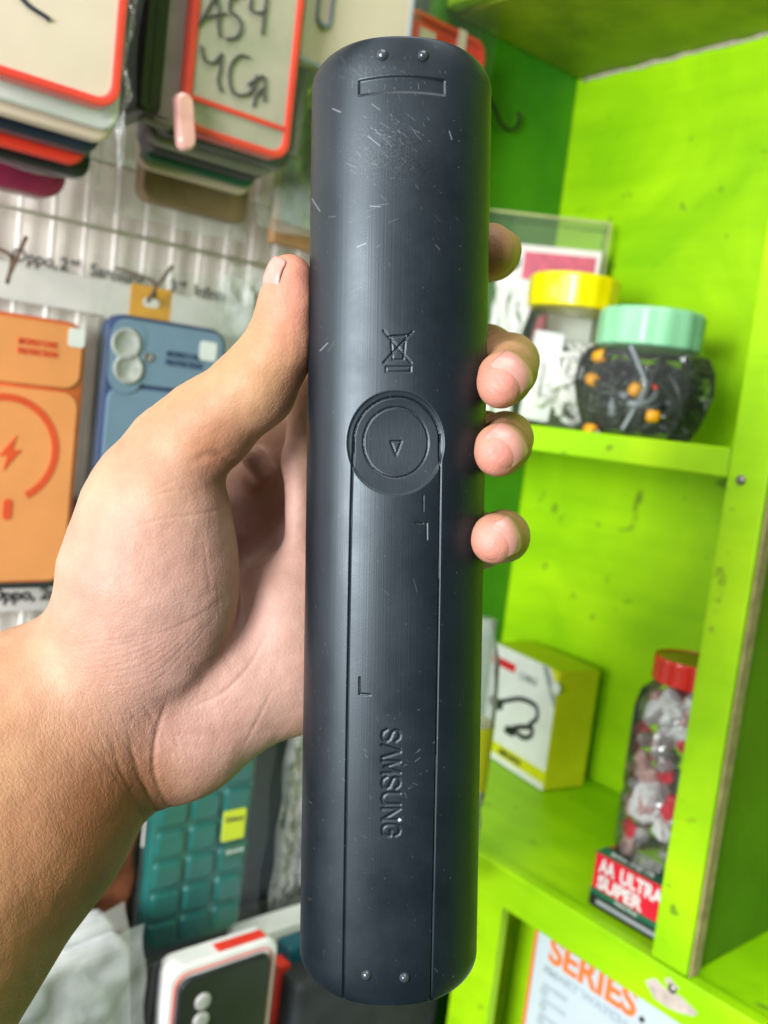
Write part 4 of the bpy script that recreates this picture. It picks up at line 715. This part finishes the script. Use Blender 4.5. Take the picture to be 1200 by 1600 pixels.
# ------------------------------------------------------------------ the remote control (local mm: x across, y along, z towards the viewer)
AW, BF, BB, LEN = 24.3, 17.5, 6.5, 248.5
RC = Vector((17 / FPX * 252, -3.1, -252.0))
RM = Matrix.Translation(RC) @ Matrix.Rotation(-0.0155, 4, 'Z') @ Matrix.Rotation(0.016, 4, 'X')
def seg_dist(px, py, pts, close=False):
    d = np.full(px.shape, 1e9)
    P = list(pts) + ([pts[0]] if close else [])
    for (x0, y0), (x1, y1) in zip(P, P[1:]):
        vx, vy = x1 - x0, y1 - y0; L = vx * vx + vy * vy + 1e-9
        t = np.clip(((px - x0) * vx + (py - y0) * vy) / L, 0, 1); d = np.minimum(d, np.hypot(px - x0 - t * vx, py - y0 - t * vy))
    return d
def remote():
    nf, nb = 440, 70
    th = np.concatenate([np.linspace(-90, 90, nf, endpoint=False), np.linspace(90, 270, nb, endpoint=False)]) * math.pi / 180
    sn, cs = np.sin(th), np.cos(th); n = 2.25
    ux = np.sign(sn) * np.abs(sn) ** (2 / n); uz = np.where(cs >= 0, np.abs(cs) ** (2 / n), -np.abs(cs) ** (2 / 3.2))
    e = 9.0 * (1 - np.cos(np.linspace(0, math.pi / 2, 36)))
    v = np.concatenate([e, np.linspace(9, LEN - 9, 1150)[1:-1], LEN - e[::-1]])
    d = np.minimum(v, LEN - v)
    r = 7.8; aw = np.where(d < r, AW - r + np.sqrt(np.maximum(0, r * r - (r - np.minimum(d, r)) ** 2)), AW)
    r2 = 0.7; bz = np.where(d < r2, -r2 + np.sqrt(np.maximum(0, r2 * r2 - (r2 - np.minimum(d, r2)) ** 2)), 0)
    bz2 = bz - 0.5 * np.exp(-d / 8.0)
    V, T = np.meshgrid(v, np.arange(len(th)), indexing='ij')
    X = ux[None, :] * aw[:, None]; Z = uz[None, :] * np.where(uz[None, :] > 0, (BF + bz2)[:, None], (BB + bz)[:, None]); Y = V - LEN / 2
    P = np.stack([X, Y, Z], -1).reshape(-1, 3)
    R3 = np.array(RM.to_3x3()); C = P @ R3.T + np.array(RC)
    px = 600 + C[:, 0] / -C[:, 2] * FPX; py = 800 - C[:, 1] / -C[:, 2] * FPX
    front = (np.tile(uz, len(v)) > 0.12)
    # normals of the plain surface
    Nn = np.stack([np.tile(ux, len(v)) / AW, np.zeros(len(px)), np.tile(uz, len(v)) / BF], -1); Nn /= np.linalg.norm(Nn, axis=1)[:, None] + 1e-9
    h = np.zeros(len(px))
    def groove(dd, wd, dep): return -dep * np.exp(-(dd / wd) ** 4)
    # finger dish round the release button
    de = np.hypot((px - 618) / 76, (py - 692) / 82)
    zcut = BF - 2.15 + 2.15 * ((py - 692) / 82) ** 2
    h += -np.clip(P[:, 2] - zcut, 0, 3) * (1 / (1 + np.exp((de - 1.0) / 0.006))) * (px > 530) * (px < 705)
    h += -0.07 * (1 / (1 + np.exp((de - 0.99) / 0.004)))
    seam_l = [(551, 692), (547, 860), (543, 1100), (540, 1300), (536, 1575)]
    seam_r = [(689, 680), (688, 760), (686, 900), (683, 1100), (679, 1300), (673, 1575)]
    arc = [(620 + 69 * math.cos(a), 690 - 70 * math.sin(a)) for a in np.linspace(0, math.pi, 40)]
    h += groove(seg_dist(px, py, seam_l), 1.5, 0.55) + groove(seg_dist(px, py, seam_r), 1.4, 0.5) + groove(seg_dist(px, py, arc), 1.3, 0.35)
    ring = np.abs(np.hypot((px - 618.5) / 53, (py - 691) / 55) - 1) * 54
    h += groove(ring, 1.5, 0.20)
    h += 0.08 * (np.hypot((px - 618.5) / 53, (py - 691) / 55) < 1)
    L = lambda pts, wd, dep, close=False: groove(seg_dist(px, py, pts, close), wd, dep)
    h += L([(610, 689), (628, 689), (619, 711)], 1.3, 0.28, True)
    # crossed-out bin
    h += L([(599, 517), (643, 567.5)], 1.1, 0.32) + L([(645, 518), (599, 567)], 1.1, 0.30) + L([(611, 525), (613.5, 562), (630.5, 562), (634, 525)], 1.1, 0.22, True) + L([(607, 526), (640, 523)], 1.2, 0.18) + L([(603, 573), (642, 573), (642, 581), (603, 581)], 1.1, 0.25, True)
    h += L([(661.5, 774), (661.5, 799)], 0.9, 0.16) + L([(650, 817), (661, 818)], 1.0, 0.25) + L([(667, 817), (667, 843)], 1.1, 0.3) + L([(562, 1059), (562, 1085), (578, 1086)], 1.1, 0.32)
    # oblong recess near the top
    xs = (px - 628) / 68.0; yt = 118.5 + 7.5 * xs ** 2; yb = 143.5 + 5.5 * xs ** 2
    inside_ = (1 / (1 + np.exp((np.abs(px - 628) - 67.5) / 0.5))) * (1 / (1 + np.exp((yt - py) / 0.5))) * (1 / (1 + np.exp((py - yb) / 0.5)))
    h += -0.42 * inside_
    # raised-edge word, reading downwards: letters traced as strokes in a 20 x 28 box
    letters = {'S': [[(19, 7), (15, 1.5), (9, 0), (3, 2), (1, 7), (4, 11.5), (10, 14), (16, 16.5), (19, 21), (17, 26), (11, 28), (4, 26.5), (0.5, 21)]], 'A': [[(0, 28), (9, 0), (11, 0), (20, 28)]],
               'M': [[(0, 28), (1, 0), (10, 24), (19, 0), (20, 28)]], 'U': [[(1, 0), (1, 20), (4, 26), (10, 28), (16, 26), (19, 20), (19, 0)]], 'N': [[(1, 28), (1, 0), (19, 28), (19, 0)]],
               'G': [[(19, 8), (16, 2), (10, 0), (4, 2), (1, 8), (1, 20), (4, 26), (10, 28), (16, 26), (19, 20), (19, 14.5), (11, 14.5)]]}
    near = (px > 585) & (px < 640) & (py > 1125) & (py < 1325); qx, qy = px[near], py[near]; hl = np.zeros(len(qx))
    for i, ch in enumerate('SAMSUNG'):
        y0 = 1140 + i * 24.6; dd = np.full(len(qx), 1e9)
        for st_ in letters[ch]:
            # letter x runs down the picture, letter top is at the right
            dd = np.minimum(dd, seg_dist(qx, qy, [(597 + (28 - ly) * 1.0, y0 + lx * 0.96) for lx, ly in st_]))
        hl = np.minimum(hl, -0.20 / (1 + np.exp((dd - 2.2) / 0.25)))
    h[near] += hl
    P2 = P + Nn * (h * front)[:, None]
    # wear: scratches and specks
    wear = np.zeros(len(px)); rg = np.random.default_rng(4)
    segs = []
    soft = 0.45
    def fam(cx, cy, sx, sy, n_, ang, l0, l1, st):
        for _ in range(int(n_ * 0.75)):
            x, y = rg.normal(cx, sx), rg.normal(cy, sy); a = math.radians(rg.normal(ang, 12)); l = l0 * 0.5 + (l1 - l0 * 0.5) * rg.random() ** 2.2
            segs.append((x, y, x + l * math.cos(a), y + l * math.sin(a), rg.uniform(0.15, 0.8) * st, rg.uniform(0.35, 0.7)))
    fam(600, 205, 22, 16, 42, 38, 4, 22, 0.8); fam(565, 250, 25, 14, 26, 20, 3, 12, 0.6); fam(630, 260, 55, 60, 60, 55, 3, 14, 0.55); fam(625, 130, 45, 18, 30, 80, 3, 12, 0.45)
    fam(545, 110, 20, 18, 14, 40, 6, 20, 0.3); fam(600, 105, 30, 8, 26, 10, 2, 8, 0.5); fam(560, 380, 30, 60, 22, -15, 6, 22, 0.45); fam(620, 330, 60, 90, 30, 60, 2, 8, 0.4); fam(505, 545, 8, 18, 7, -50, 8, 22, 0.4)
    fam(620, 900, 70, 330, 60, 70, 2, 9, 0.3); fam(595, 1190, 60, 50, 40, 40, 2, 9, 0.45); fam(640, 1190, 20, 40, 16, -30, 4, 12, 0.5); fam(510, 1290, 18, 90, 34, 75, 2, 9, 0.2); fam(600, 1350, 60, 90, 40, 50, 2, 6, 0.22); fam(505, 1420, 20, 30, 18, 60, 3, 9, 0.22); fam(505, 1100, 12, 90, 18, 80, 2, 9, 0.18)
    segs += [(575, 213, 594, 228, 0.85, 0.8), (520, 170, 532, 175, 0.8, 0.9), (487, 310, 500, 330, 0.7, 0.7), (578, 322, 594, 323, 0.9, 0.7), (558, 386, 572, 380, 0.8, 0.8), (702, 205, 706, 218, 0.8, 0.7), (500, 548, 512, 536, 0.6, 0.9), (646, 905, 652, 925, 0.22, 0.5)]
    for _ in range(300):
        x, y = rg.uniform(480, 765), rg.uniform(70, 1555); segs.append((x, y, x + 0.3, y + 0.3, rg.uniform(0.1, 0.6) ** 1.5, rg.uniform(0.35, 0.7)))
    order = np.arange(len(px)).reshape(len(v), len(th)); rowy = py.reshape(len(v), len(th))[:, nf // 2]      # py falls with v
    for x0, y0, x1, y1, s_, wd in segs:
        lo, hi = min(y0, y1) - 40, max(y0, y1) + 60
        rows = np.where((rowy > lo) & (rowy < hi))[0]
        if len(rows) == 0: continue
        idx = order[rows[0]:rows[-1] + 1, :nf].ravel(); m = (np.abs(px[idx] - (x0 + x1) / 2) < abs(x1 - x0) / 2 + 4); idx = idx[m]
        dd = seg_dist(px[idx], py[idx], [(x0, y0), (x1, y1)]); wear[idx] = np.maximum(wear[idx], soft * s_ * np.exp(-(dd / wd) ** 2))
    sm_ = np.exp(-(((px - 590) / 60) ** 2 + ((py - 235) / 55) ** 2)) + 0.5 * np.exp(-(((px - 560) / 30) ** 2 + ((py - 110) / 25) ** 2)) + 0.5 * np.exp(-(((px - 600) / 30) ** 2 + ((py - 108) / 10) ** 2)); wear = np.maximum(wear, 0.10 * sm_ * rg.random(len(px)) ** 2)
    # scuffed rims of the ends and the seams
    rim = np.exp(-(np.repeat(d, len(th)) / 0.35) ** 2) * 0.2 * rg.random(len(px)); wear = np.maximum(wear, rim * front)
    wear[np.hypot(px - 624, py - 1281) < 2.6] = 1.6
    nv, nt_ = len(v), len(th)
    i, k = np.meshgrid(np.arange(nv - 1), np.arange(nt_), indexing='ij'); k2 = (k + 1) % nt_
    F = np.stack([i * nt_ + k, i * nt_ + k2, (i + 1) * nt_ + k2, (i + 1) * nt_ + k], -1).reshape(-1, 4)
    fx, fy_ = px[F].mean(1), py[F].mean(1); ff = front[F].all(1)
    lx = np.interp(fy_, [p[1] for p in seam_l], [p[0] for p in seam_l]); rx = np.interp(fy_, [p[1] for p in seam_r], [p[0] for p in seam_r])
    cover = ff & (fx > lx) & (fx < rx) & ((fy_ > 690) | (np.hypot((fx - 620) / 69, (fy_ - 690) / 70) < 1))
    button = ff & (np.hypot((fx - 618.5) / 53, (fy_ - 691) / 55) < 1); cover &= ~button
    root = tag(empty('remote_control', mat=CAM @ (Matrix.Diagonal((0.001, 0.001, 0.001, 1)) @ RM @ Matrix.Diagonal((1000, 1000, 1000, 1)))), 'dark slate remote control seen from its scratched rounded back, held upright in a hand', 'remote control')
    def mk(name, mask, parent, caps=False):
        Fm = F[mask]; used = np.unique(Fm); mp = np.full(len(P2), -1); mp[used] = np.arange(len(used)); vs = P2[used] * 0.001
        me = bpy.data.meshes.new(name); faces = mp[Fm]
        vl = [tuple(x) for x in vs]; fl = [tuple(x) for x in faces]
        if caps:
            fl.append(tuple(mp[np.arange(nt_)][::-1])); fl.append(tuple(mp[(nv - 1) * nt_ + np.arange(nt_)]))
            bad = [f for f in fl[-2:] if min(f) < 0]
            if bad: fl = fl[:-2] + [tuple(q for q in f if q >= 0) for f in fl[-2:]]
        me.from_pydata(vl, [], fl); at = me.attributes.new('wear', 'FLOAT', 'POINT'); at.data.foreach_set('value', np.minimum(wear[used], 1.0).astype(np.float32))
        return link(name, me, M['remote'], parent, True)
    mk('housing', ~cover & ~button, root, True)
    cv = mk('battery_cover', cover, root); mk('release_button', button, cv)
    # four little rubber feet
    Pg = P2.reshape(nv, nt_, 3); PX = px.reshape(nv, nt_); PY = py.reshape(nv, nt_)
    for (qx_, qy_, rad) in ((597, 86, 1.45), (661, 86, 1.3), (572, 1525, 1.25), (632, 1527, 1.2)):
        dd = np.hypot(PX - qx_, PY - qy_) + 1e3 * (~front.reshape(nv, nt_)); ii = np.unravel_index(dd.argmin(), dd.shape); c_ = Pg[ii]; nn = Nn.reshape(nv, nt_, 3)[ii]
        bm = bmesh.new(); lathe(bm, [(rad * 1.12, -0.3), (rad * 1.1, 0.06), (rad * 0.95, 0.28), (rad * 0.85, 0.65), (rad * 0.55, 0.95), (0.05, 1.05)], 24)
        bm.transform(Vector(nn).to_track_quat('Z', 'Y').to_matrix().to_4x4()); bm.transform(Matrix.Translation(Vector(c_))); bm.transform(Matrix.Scale(0.001, 4))
        obj('rubber_foot', bm, M['foot'], root, True)
M['foot'] = mat('rubber_foot', (0.035, 0.045, 0.055), 0.25, 0.1, 300, coat=0.3)
remote()
# ------------------------------------------------------------------ hand and forearm: one continuous surface from a smooth distance field (camera-space mm)
def C3(px, py, dep): return np.array([(px - 600) / FPX * dep, (800 - py) / FPX * dep, -dep])
VOX = 0.85
lo = np.array([-190.0, -205.0, -335.0]); hi = np.array([52.0, 84.0, -190.0])
dim = np.ceil((hi - lo) / VOX).astype(int)
FLD = np.full(dim, 14.0, dtype=np.float32)
def grid_of(a, b):
    i0 = np.clip(np.floor((a - lo) / VOX).astype(int), 0, dim); i1 = np.clip(np.ceil((b - lo) / VOX).astype(int) + 1, 0, dim)
    ax = [lo[j] + VOX * np.arange(i0[j], i1[j]) for j in range(3)]
    return tuple(slice(i0[j], i1[j]) for j in range(3)), np.meshgrid(*ax, indexing='ij')
def smin(a, b, k): h = np.clip(0.5 + 0.5 * (b - a) / k, 0, 1); return b * (1 - h) + a * h - k * h * (1 - h)
def cone_d(G, a, b, ra, rb):
    ba = b - a; L = ba @ ba + 1e-9; pa = [G[j] - a[j] for j in range(3)]
    t = np.clip((pa[0] * ba[0] + pa[1] * ba[1] + pa[2] * ba[2]) / L, 0, 1)
    return np.sqrt(sum((pa[j] - t * ba[j]) ** 2 for j in range(3))) - (ra + (rb - ra) * t)
def chain(pts, k, local=None):
    """pts: (px, py, depth, radius in px at that depth); the chain itself is joined smoothly, then blended with the field"""
    P = [C3(p[0], p[1], p[2]) for p in pts]; Rr = [p[3] / FPX * p[2] for p in pts]
    mn = np.min([p - r for p, r in zip(P, Rr)], 0) - 13; mx = np.max([p + r for p, r in zip(P, Rr)], 0) + 13
    sl, G = grid_of(mn, mx)
    d = None
    for i in range(len(P) - 1):
        q = cone_d(G, P[i], P[i + 1], Rr[i], Rr[i + 1]); d = q if d is None else smin(d, q, local or 3.0)
    FLD[sl] = smin(FLD[sl], d.astype(np.float32), k)
def ell(px, py, dep, rx, ry, rz, rot, k, sub=False):
    c = C3(px, py, dep); m = max(rx, ry, rz) + 13; sl, G = grid_of(c - m, c + m)
    cr, sr = math.cos(math.radians(rot)), math.sin(math.radians(rot)); X, Y, Z = G[0] - c[0], G[1] - c[1], G[2] - c[2]
    U = X * cr + Y * sr; W = -X * sr + Y * cr; q = np.sqrt((U / rx) ** 2 + (W / ry) ** 2 + (Z / rz) ** 2); d = ((q - 1) * min(rx, ry, rz) * (0.6 + 0.4)).astype(np.float32)
    if sub: FLD[sl] = -smin(-FLD[sl], d, k)
    else: FLD[sl] = smin(FLD[sl], d, k)
# forearm and wrist
chain([(178, 1100, 279, 118), (120, 1175, 272, 132), (40, 1275, 262, 160), (-190, 1520, 236, 232)], 8, 8)
chain([(140, 1050, 276, 100), (60, 1110, 270, 128), (-90, 1240, 260, 190), (-300, 1480, 240, 240)], 10, 8)
# thenar mass and thumb
chain([(272, 702, 262, 63), (243, 800, 262, 96), (222, 900, 264, 118), (205, 1000, 270, 118), (185, 1085, 277, 118)], 9, 8)
ell(256, 880, 262, 20, 33, 16, 10, 9)
chain([(276, 700, 261, 66), (322, 667, 258, 69), (397, 605, 254, 61), (436, 546, 252, 50)], 5, 5)
chain([(436, 546, 252, 50), (449, 482, 251, 43), (452, 434, 250, 37)], 5, 4)
# palm behind the remote, heel of the hand
chain([(210, 960, 285, 108), (330, 850, 299, 86), (450, 700, 303, 64), (640, 545, 300, 58), (700, 470, 299, 46)], 8, 8)
chain([(240, 1060, 284, 98), (420, 960, 297, 86), (600, 800, 300, 78), (700, 690, 299, 58)], 8, 8)
chain([(250, 1118, 282, 96), (370, 1062, 284, 88), (520, 920, 290, 76), (690, 850, 294, 58)], 8, 8)
ell(300, 1140, 276, 19, 26, 17, -48, 7); ell(385, 1068, 277, 19, 17, 15, -20, 7); ell(455, 1010, 278, 14, 26, 13, 12, 6)
# ridge of palm along the remote, below the index finger
chain([(478, 600, 284, 26), (466, 720, 281, 22), (468, 880, 279, 22), (462, 1000, 276, 30)], 5, 5)
chain([(395, 715, 284, 20), (410, 742, 285, 18)], 3, 3)
# fingers wrapping round behind and closing on the right edge
def finger(pts, k=3.0): chain(pts, k, 3.2)
finger([(640, 470, 302, 48), (742, 402, 296, 42), (768, 392, 280, 43), (764, 392, 264, 42)])
finger([(650, 600, 303, 50), (760, 556, 297, 46), (797, 566, 277, 42), (796, 578, 255, 41), (788, 592, 241, 39), (781, 604, 238, 34)])
finger([(650, 735, 303, 50), (755, 690, 296, 45), (790, 686, 276, 40), (788, 695, 254, 39), (782, 703, 240, 38), (776, 711, 237, 32)])
finger([(650, 870, 301, 46), (750, 845, 294, 42), (787, 838, 274, 38), (785, 839, 254, 37), (775, 842, 241, 36), (771, 846, 238.5, 32)])
# carve: hollow of the palm, the web below the thumb
# keep the skin clear of the remote (it rests on it, never inside it)
def clear_remote():
    sl, G = grid_of(np.array([-30., -140., -262.]), np.array([36., 130., -228.]))
    R = np.array((RM.inverted()).to_3x3()); t = np.array(RM.inverted().translation)
    X = G[0] * R[0, 0] + G[1] * R[0, 1] + G[2] * R[0, 2] + t[0]; Z = G[0] * R[2, 0] + G[1] * R[2, 1] + G[2] * R[2, 2] + t[2]
    q = (np.abs(X / AW) ** 2.25 + np.abs(Z / np.where(Z > 0, BF, BB)) ** 2.25) ** (1 / 2.25)
    d = ((q - 1) * np.where(Z > 0, 17.0, 8.0)).astype(np.float32) + 0.15
    FLD[sl] = -smin(-FLD[sl], d + 0.0, 0.6) if False else np.maximum(FLD[sl], -d)
clear_remote()
def surface_nets(F):
    s = F < 0
    nx, ny, nz = F.shape
    acc = np.zeros((nx - 1, ny - 1, nz - 1, 3), np.float32); cnt_ = np.zeros((nx - 1, ny - 1, nz - 1), np.float32)
    cs_ = [(a, b, c) for a in (0, 1) for b in (0, 1) for c in (0, 1)]
    def sub(A, o): return A[o[0]:nx - 1 + o[0], o[1]:ny - 1 + o[1], o[2]:nz - 1 + o[2]]
    for o in cs_:
        for ax in range(3):
            if o[ax] == 0:
                o2 = list(o); o2[ax] = 1; a, b = sub(F, o), sub(F, o2); m = (a < 0) != (b < 0)
                t = np.where(m, a / np.where(m, a - b, 1), 0)
                for j in range(3): acc[..., j] += np.where(m, (t if j == ax else o[j]), 0)
                cnt_ += m
    act = cnt_ > 0; idx = np.full(act.shape, -1, np.int64); idx[act] = np.arange(act.sum())
    ijk = np.argwhere(act); V = (ijk + acc[act] / cnt_[act][:, None]) * VOX + lo
    Q = []
    for ax in range(3):
        o1, o2 = [(1, 2), (2, 0), (0, 1)][ax]
        sa = [slice(1, -1)] * 3; sa[ax] = slice(0, -1); sb = [slice(1, -1)] * 3; sb[ax] = slice(1, None)
        m = s[tuple(sa)] != s[tuple(sb)]; loc = np.argwhere(m); off = np.array([1, 1, 1]); off[ax] = 0; loc = loc + off
        inside0 = s[tuple(loc.T)]
        def g(d1, d2): q = loc.copy(); q[:, o1] -= d1; q[:, o2] -= d2; return idx[tuple(q.T)]
        quad = np.stack([g(0, 0), g(1, 0), g(1, 1), g(0, 1)], -1); quad[~inside0] = quad[~inside0][:, ::-1]; Q.append(quad)
    Q = np.concatenate(Q); Q = Q[(Q >= 0).all(1)]; return V, Q
def hand():
    V, Q = surface_nets(FLD)
    origin = C3(178, 1100, 279)
    me = bpy.data.meshes.new('person'); me.from_pydata([tuple(x) for x in (V - origin) * 0.001], [], [tuple(q) for q in Q])
    # keep only the biggest connected piece
    bm = bmesh.new(); bm.from_mesh(me); bm.verts.ensure_lookup_table(); seen = set(); best = []
    for v in bm.verts:
        if v.index in seen: continue
        st = [v]; comp = []; seen.add(v.index)
        while st:
            a = st.pop(); comp.append(a)
            for e_ in a.link_edges:
                b = e_.other_vert(a)
                if b.index not in seen: seen.add(b.index); st.append(b)
        if len(comp) > len(best): best = comp
    keep = set(v.index for v in best); bmesh.ops.delete(bm, geom=[v for v in bm.verts if v.index not in keep], context='VERTS')
    for _ in range(3): bmesh.ops.smooth_vert(bm, verts=bm.verts, factor=0.5, use_axis_x=True, use_axis_y=True, use_axis_z=True)
    bm.to_mesh(me); bm.free()
    tmp = bpy.data.objects.new('tmp', me); COL.objects.link(tmp); m = tmp.modifiers.new('s', 'SUBSURF'); m.levels = 1; m.render_levels = 1
    dg = bpy.context.evaluated_depsgraph_get(); dg.update(); me2 = bpy.data.meshes.new_from_object(tmp.evaluated_get(dg)); bpy.data.objects.remove(tmp); me2.name = 'person'
    nv = len(me2.vertices); co = np.empty(nv * 3, np.float32); me2.vertices.foreach_get('co', co); co = co.reshape(-1, 3); no = np.empty(nv * 3, np.float32); me2.vertex_normals.foreach_get('vector', no); no = no.reshape(-1, 3)
    W = co * 1000 + origin; px = 600 + W[:, 0] / -W[:, 2] * FPX; py = 800 - W[:, 1] / -W[:, 2] * FPX; dep = -W[:, 2]
    fr = np.clip(no[:, 2] * 2.5 + 0.4, 0, 1)
    h = np.zeros(nv)
    h += np.array([0.22 * noise.noise(Vector(w_) * 0.13) + 0.10 * noise.noise(Vector(w_) * 0.33) for w_ in W])
    def cr(pts, wd, dp, zmax=400): 
        nonlocal h
        sp = [(p.x, p.y) for p in smooth_path([(a, b, 0) for a, b in pts], 4)]
        dd = np.full(nv, 1e9); am = np.zeros(nv); n_ = len(sp) - 1
        for q_ in range(n_):
            d_ = seg_dist(px, py, sp[q_:q_ + 2]); m_ = d_ < dd; dd = np.where(m_, d_, dd); am = np.where(m_, math.sin(math.pi * (q_ + 0.5) / n_) ** 0.7, am)
        h -= dp * 0.55 * am * np.exp(-(dd / wd) ** 2) * (dep < zmax)
    # flexion creases
    cr([(280, 1285), (252, 1240), (240, 1195), (246, 1140), (262, 1095)], 4.5, 0.95); cr([(262, 1300), (238, 1255), (214, 1200), (200, 1140)], 4.5, 0.6); cr([(232, 1300), (205, 1240), (180, 1180)], 4, 0.5)
    cr([(300, 1105), (345, 1085), (390, 1040), (420, 985)], 3.5, 0.45); cr([(380, 1170), (400, 1130), (425, 1080)], 3, 0.3)
    cr([(200, 790), (250, 772), (300, 762)], 2.5, 0.2); cr([(186, 832), (250, 812), (330, 800), (360, 785)], 2.5, 0.28); cr([(180, 800), (235, 770), (290, 742)], 2.3, 0.18)
    for k in range(9): cr([(105 + 8 * k, 1010 + 9 * k), (180 + 8 * k, 1000 + 8 * k), (260 + 9 * k, 985 - 2 * k), (320 + 6 * k, 955 - 5 * k)], 2.2, 0.13)
    for k in range(5): cr([(383 + k * 5, 520 - k * 9), (396 + k * 5, 522 - k * 9), (408 + k * 4, 520 - k * 8)], 2.2, 0.35)
    cr([(378, 735), (352, 716), (325, 712), (305, 720)], 8, 0.9); cr([(367, 722), (372, 760), (384, 800), (382, 860)], 5, 0.7)
    cr([(330, 930), (322, 870), (318, 830)], 2.3, 0.15); cr([(345, 980), (338, 900)], 2.3, 0.12)
    for pl_ in (((764, 715), (774, 709), (783, 716)), ((780, 728), (792, 733), (803, 728)), ((766, 605), (776, 612), (786, 622)), ((752, 866), (764, 876), (778, 874)), ((768, 690), (778, 700), (786, 712)), ((770, 585), (780, 596), (787, 606))): cr(pl_, 1.6, 0.28)
    rg = np.random.default_rng(2)
    for k in range(46):
        a = rg.uniform(0, 1); x = 130 + 130 * a + rg.normal(0, 22); y = 1060 + 150 * rg.random() + 60 * a; l = rg.uniform(30, 80); an = math.radians(rg.normal(60, 9))
        cr([(x, y), (x + l * 0.5 * math.cos(an) + rg.normal(0, 3), y + l * 0.5 * math.sin(an)), (x + l * math.cos(an), y + l * math.sin(an))], 2.0, 0.16)
    co += no * (h * fr)[:, None] * 0.001
    me2.vertices.foreach_set('co', co.ravel())
    def g(cx, cy, dp, s): c = C3(cx, cy, dp); return np.exp(-((W - c) ** 2).sum(1) / (s * s))
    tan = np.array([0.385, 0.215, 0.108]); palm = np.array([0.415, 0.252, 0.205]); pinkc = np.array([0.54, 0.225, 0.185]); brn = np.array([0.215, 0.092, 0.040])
    col = np.tile(tan, (nv, 1))
    def mix(wt, c):
        nonlocal col
        wt = np.clip(wt, 0, 1)[:, None]; col = col * (1 - wt) + c * wt
    mix(1.1 * g(240, 890, 262, 32) + 1.0 * g(340, 1110, 270, 34) + 0.9 * g(430, 980, 280, 30) + 0.8 * g(460, 760, 280, 26), palm)
    mix(0.50 * g(205, 1220, 262, 18) + 0.55 * g(150, 1300, 255, 22) + 0.75 * g(50, 1450, 240, 32) + 0.35 * g(110, 1240, 250, 14), brn)  # shade along the forearm's underside, mixed into the skin colour as brown
    mix(0.40 * g(325, 690, 252, 7) + 0.28 * g(345, 705, 250, 9) + 0.35 * g(120, 1150, 250, 4), np.array([0.36, 0.13, 0.06]))
    mix(0.75 * g(462, 430, 246, 13) + 0.35 * g(475, 520, 246, 10), np.array([0.54, 0.22, 0.165]))
    for q in ((780, 598, 234), (776, 706, 233), (766, 845, 234)): mix(0.95 * g(*q, 8.5), pinkc)
    mix(0.6 * g(790, 390, 270, 12), np.array([0.45, 0.19, 0.12]))
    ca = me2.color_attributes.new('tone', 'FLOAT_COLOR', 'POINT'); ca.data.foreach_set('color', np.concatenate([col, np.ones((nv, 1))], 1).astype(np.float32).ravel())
    wr = 0.022 + 0.21 * np.clip(g(185, 1190, 262, 34) + g(60, 1330, 250, 50) * 0.7, 0, 1) + 0.03 * g(240, 950, 262, 30)
    at = me2.attributes.new('wrinkle', 'FLOAT', 'POINT'); at.data.foreach_set('value', wr.astype(np.float32))
    me2.materials.clear()
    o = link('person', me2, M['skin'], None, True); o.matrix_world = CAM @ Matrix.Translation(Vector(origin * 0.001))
    tag(o, 'left hand and bare forearm of a person gripping the dark remote from behind', 'person')
    # nails
    def nail(cx, cy, dp, R, n, l, length, arc, edge=True):
        n = Vector(n).normalized(); l = Vector(l); l = (l - n * l.dot(n)).normalized(); w_ = n.cross(l); c = Vector(C3(cx, cy, dp)) - Vector(origin)
        bm = bmesh.new(); G = []; NU, NV = 16, 18
        for lay in (0, 1):
            rows = []
            for i in range(NU + 1):
                row = []
                for k in range(NV + 1):
                    u = -1 + 2 * i / NU; t = k / NV; s = (t - 0.5) * length
                    sh = 1 - 0.55 * max(0, (0.28 - t) / 0.28) ** 2 - 0.16 * max(0, (t - 0.85) / 0.15) ** 2
                    ph = u * math.radians(arc) * sh
                    rad = R * (1.03 - 0.35 * lay * 0.3); dome = 0.24 * (s / length * 2) ** 2 * R + (0.10 * R * max(0, 0.15 - t) / 0.15)
                    p_ = c + n * (rad * math.cos(ph) - dome) + w_ * (rad * math.sin(ph)) + l * (s - (0.10 * length * u * u if t > 0.5 else 0) * (t - 0.5) * 2)
                    row.append(bm.verts.new(p_ * 0.001))
                rows.append(row)
            G.append(rows)
        for rows in G:
            for i in range(NU):
                for k in range(NV): bm.faces.new((rows[i][k], rows[i + 1][k], rows[i + 1][k + 1], rows[i][k + 1]))
        for i in range(NU):
            for k in (0, NV): bm.faces.new((G[0][i][k], G[0][i + 1][k], G[1][i + 1][k], G[1][i][k]))
        for k in range(NV):
            for i in (0, NU): bm.faces.new((G[0][i][k], G[0][i][k + 1], G[1][i][k + 1], G[1][i][k]))
        bmesh.ops.recalc_face_normals(bm, faces=bm.faces)
        mi = []
        me3 = bpy.data.meshes.new('fingernail'); bm.to_mesh(me3); bm.free(); me3.materials.append(M['nail']); me3.materials.append(M['nailedge'])
        for f in me3.polygons:
            cc_ = f.center * 1000 - c
            if edge and cc_.dot(l) > length * 0.455: f.material_index = 1
        return link('fingernail', me3, None, o, True)
    nail(788, 593, 240.6, 7.15, (0.42, 0.30, 0.86), (-0.70, -0.62, 0.42), 9.5, 52)
    nail(781, 704, 239.4, 7.0, (0.38, 0.36, 0.85), (-0.68, -0.62, 0.42), 9.0, 52)
    nail(774, 842, 240.4, 6.95, (0.58, 0.16, 0.80), (-0.80, -0.36, 0.50), 8.0, 44)
    nail(451.5, 443, 250, 6.9, (-0.84, 0.10, 0.54), (0.16, 0.98, 0.05), 12.0, 44, edge=False)
hand()
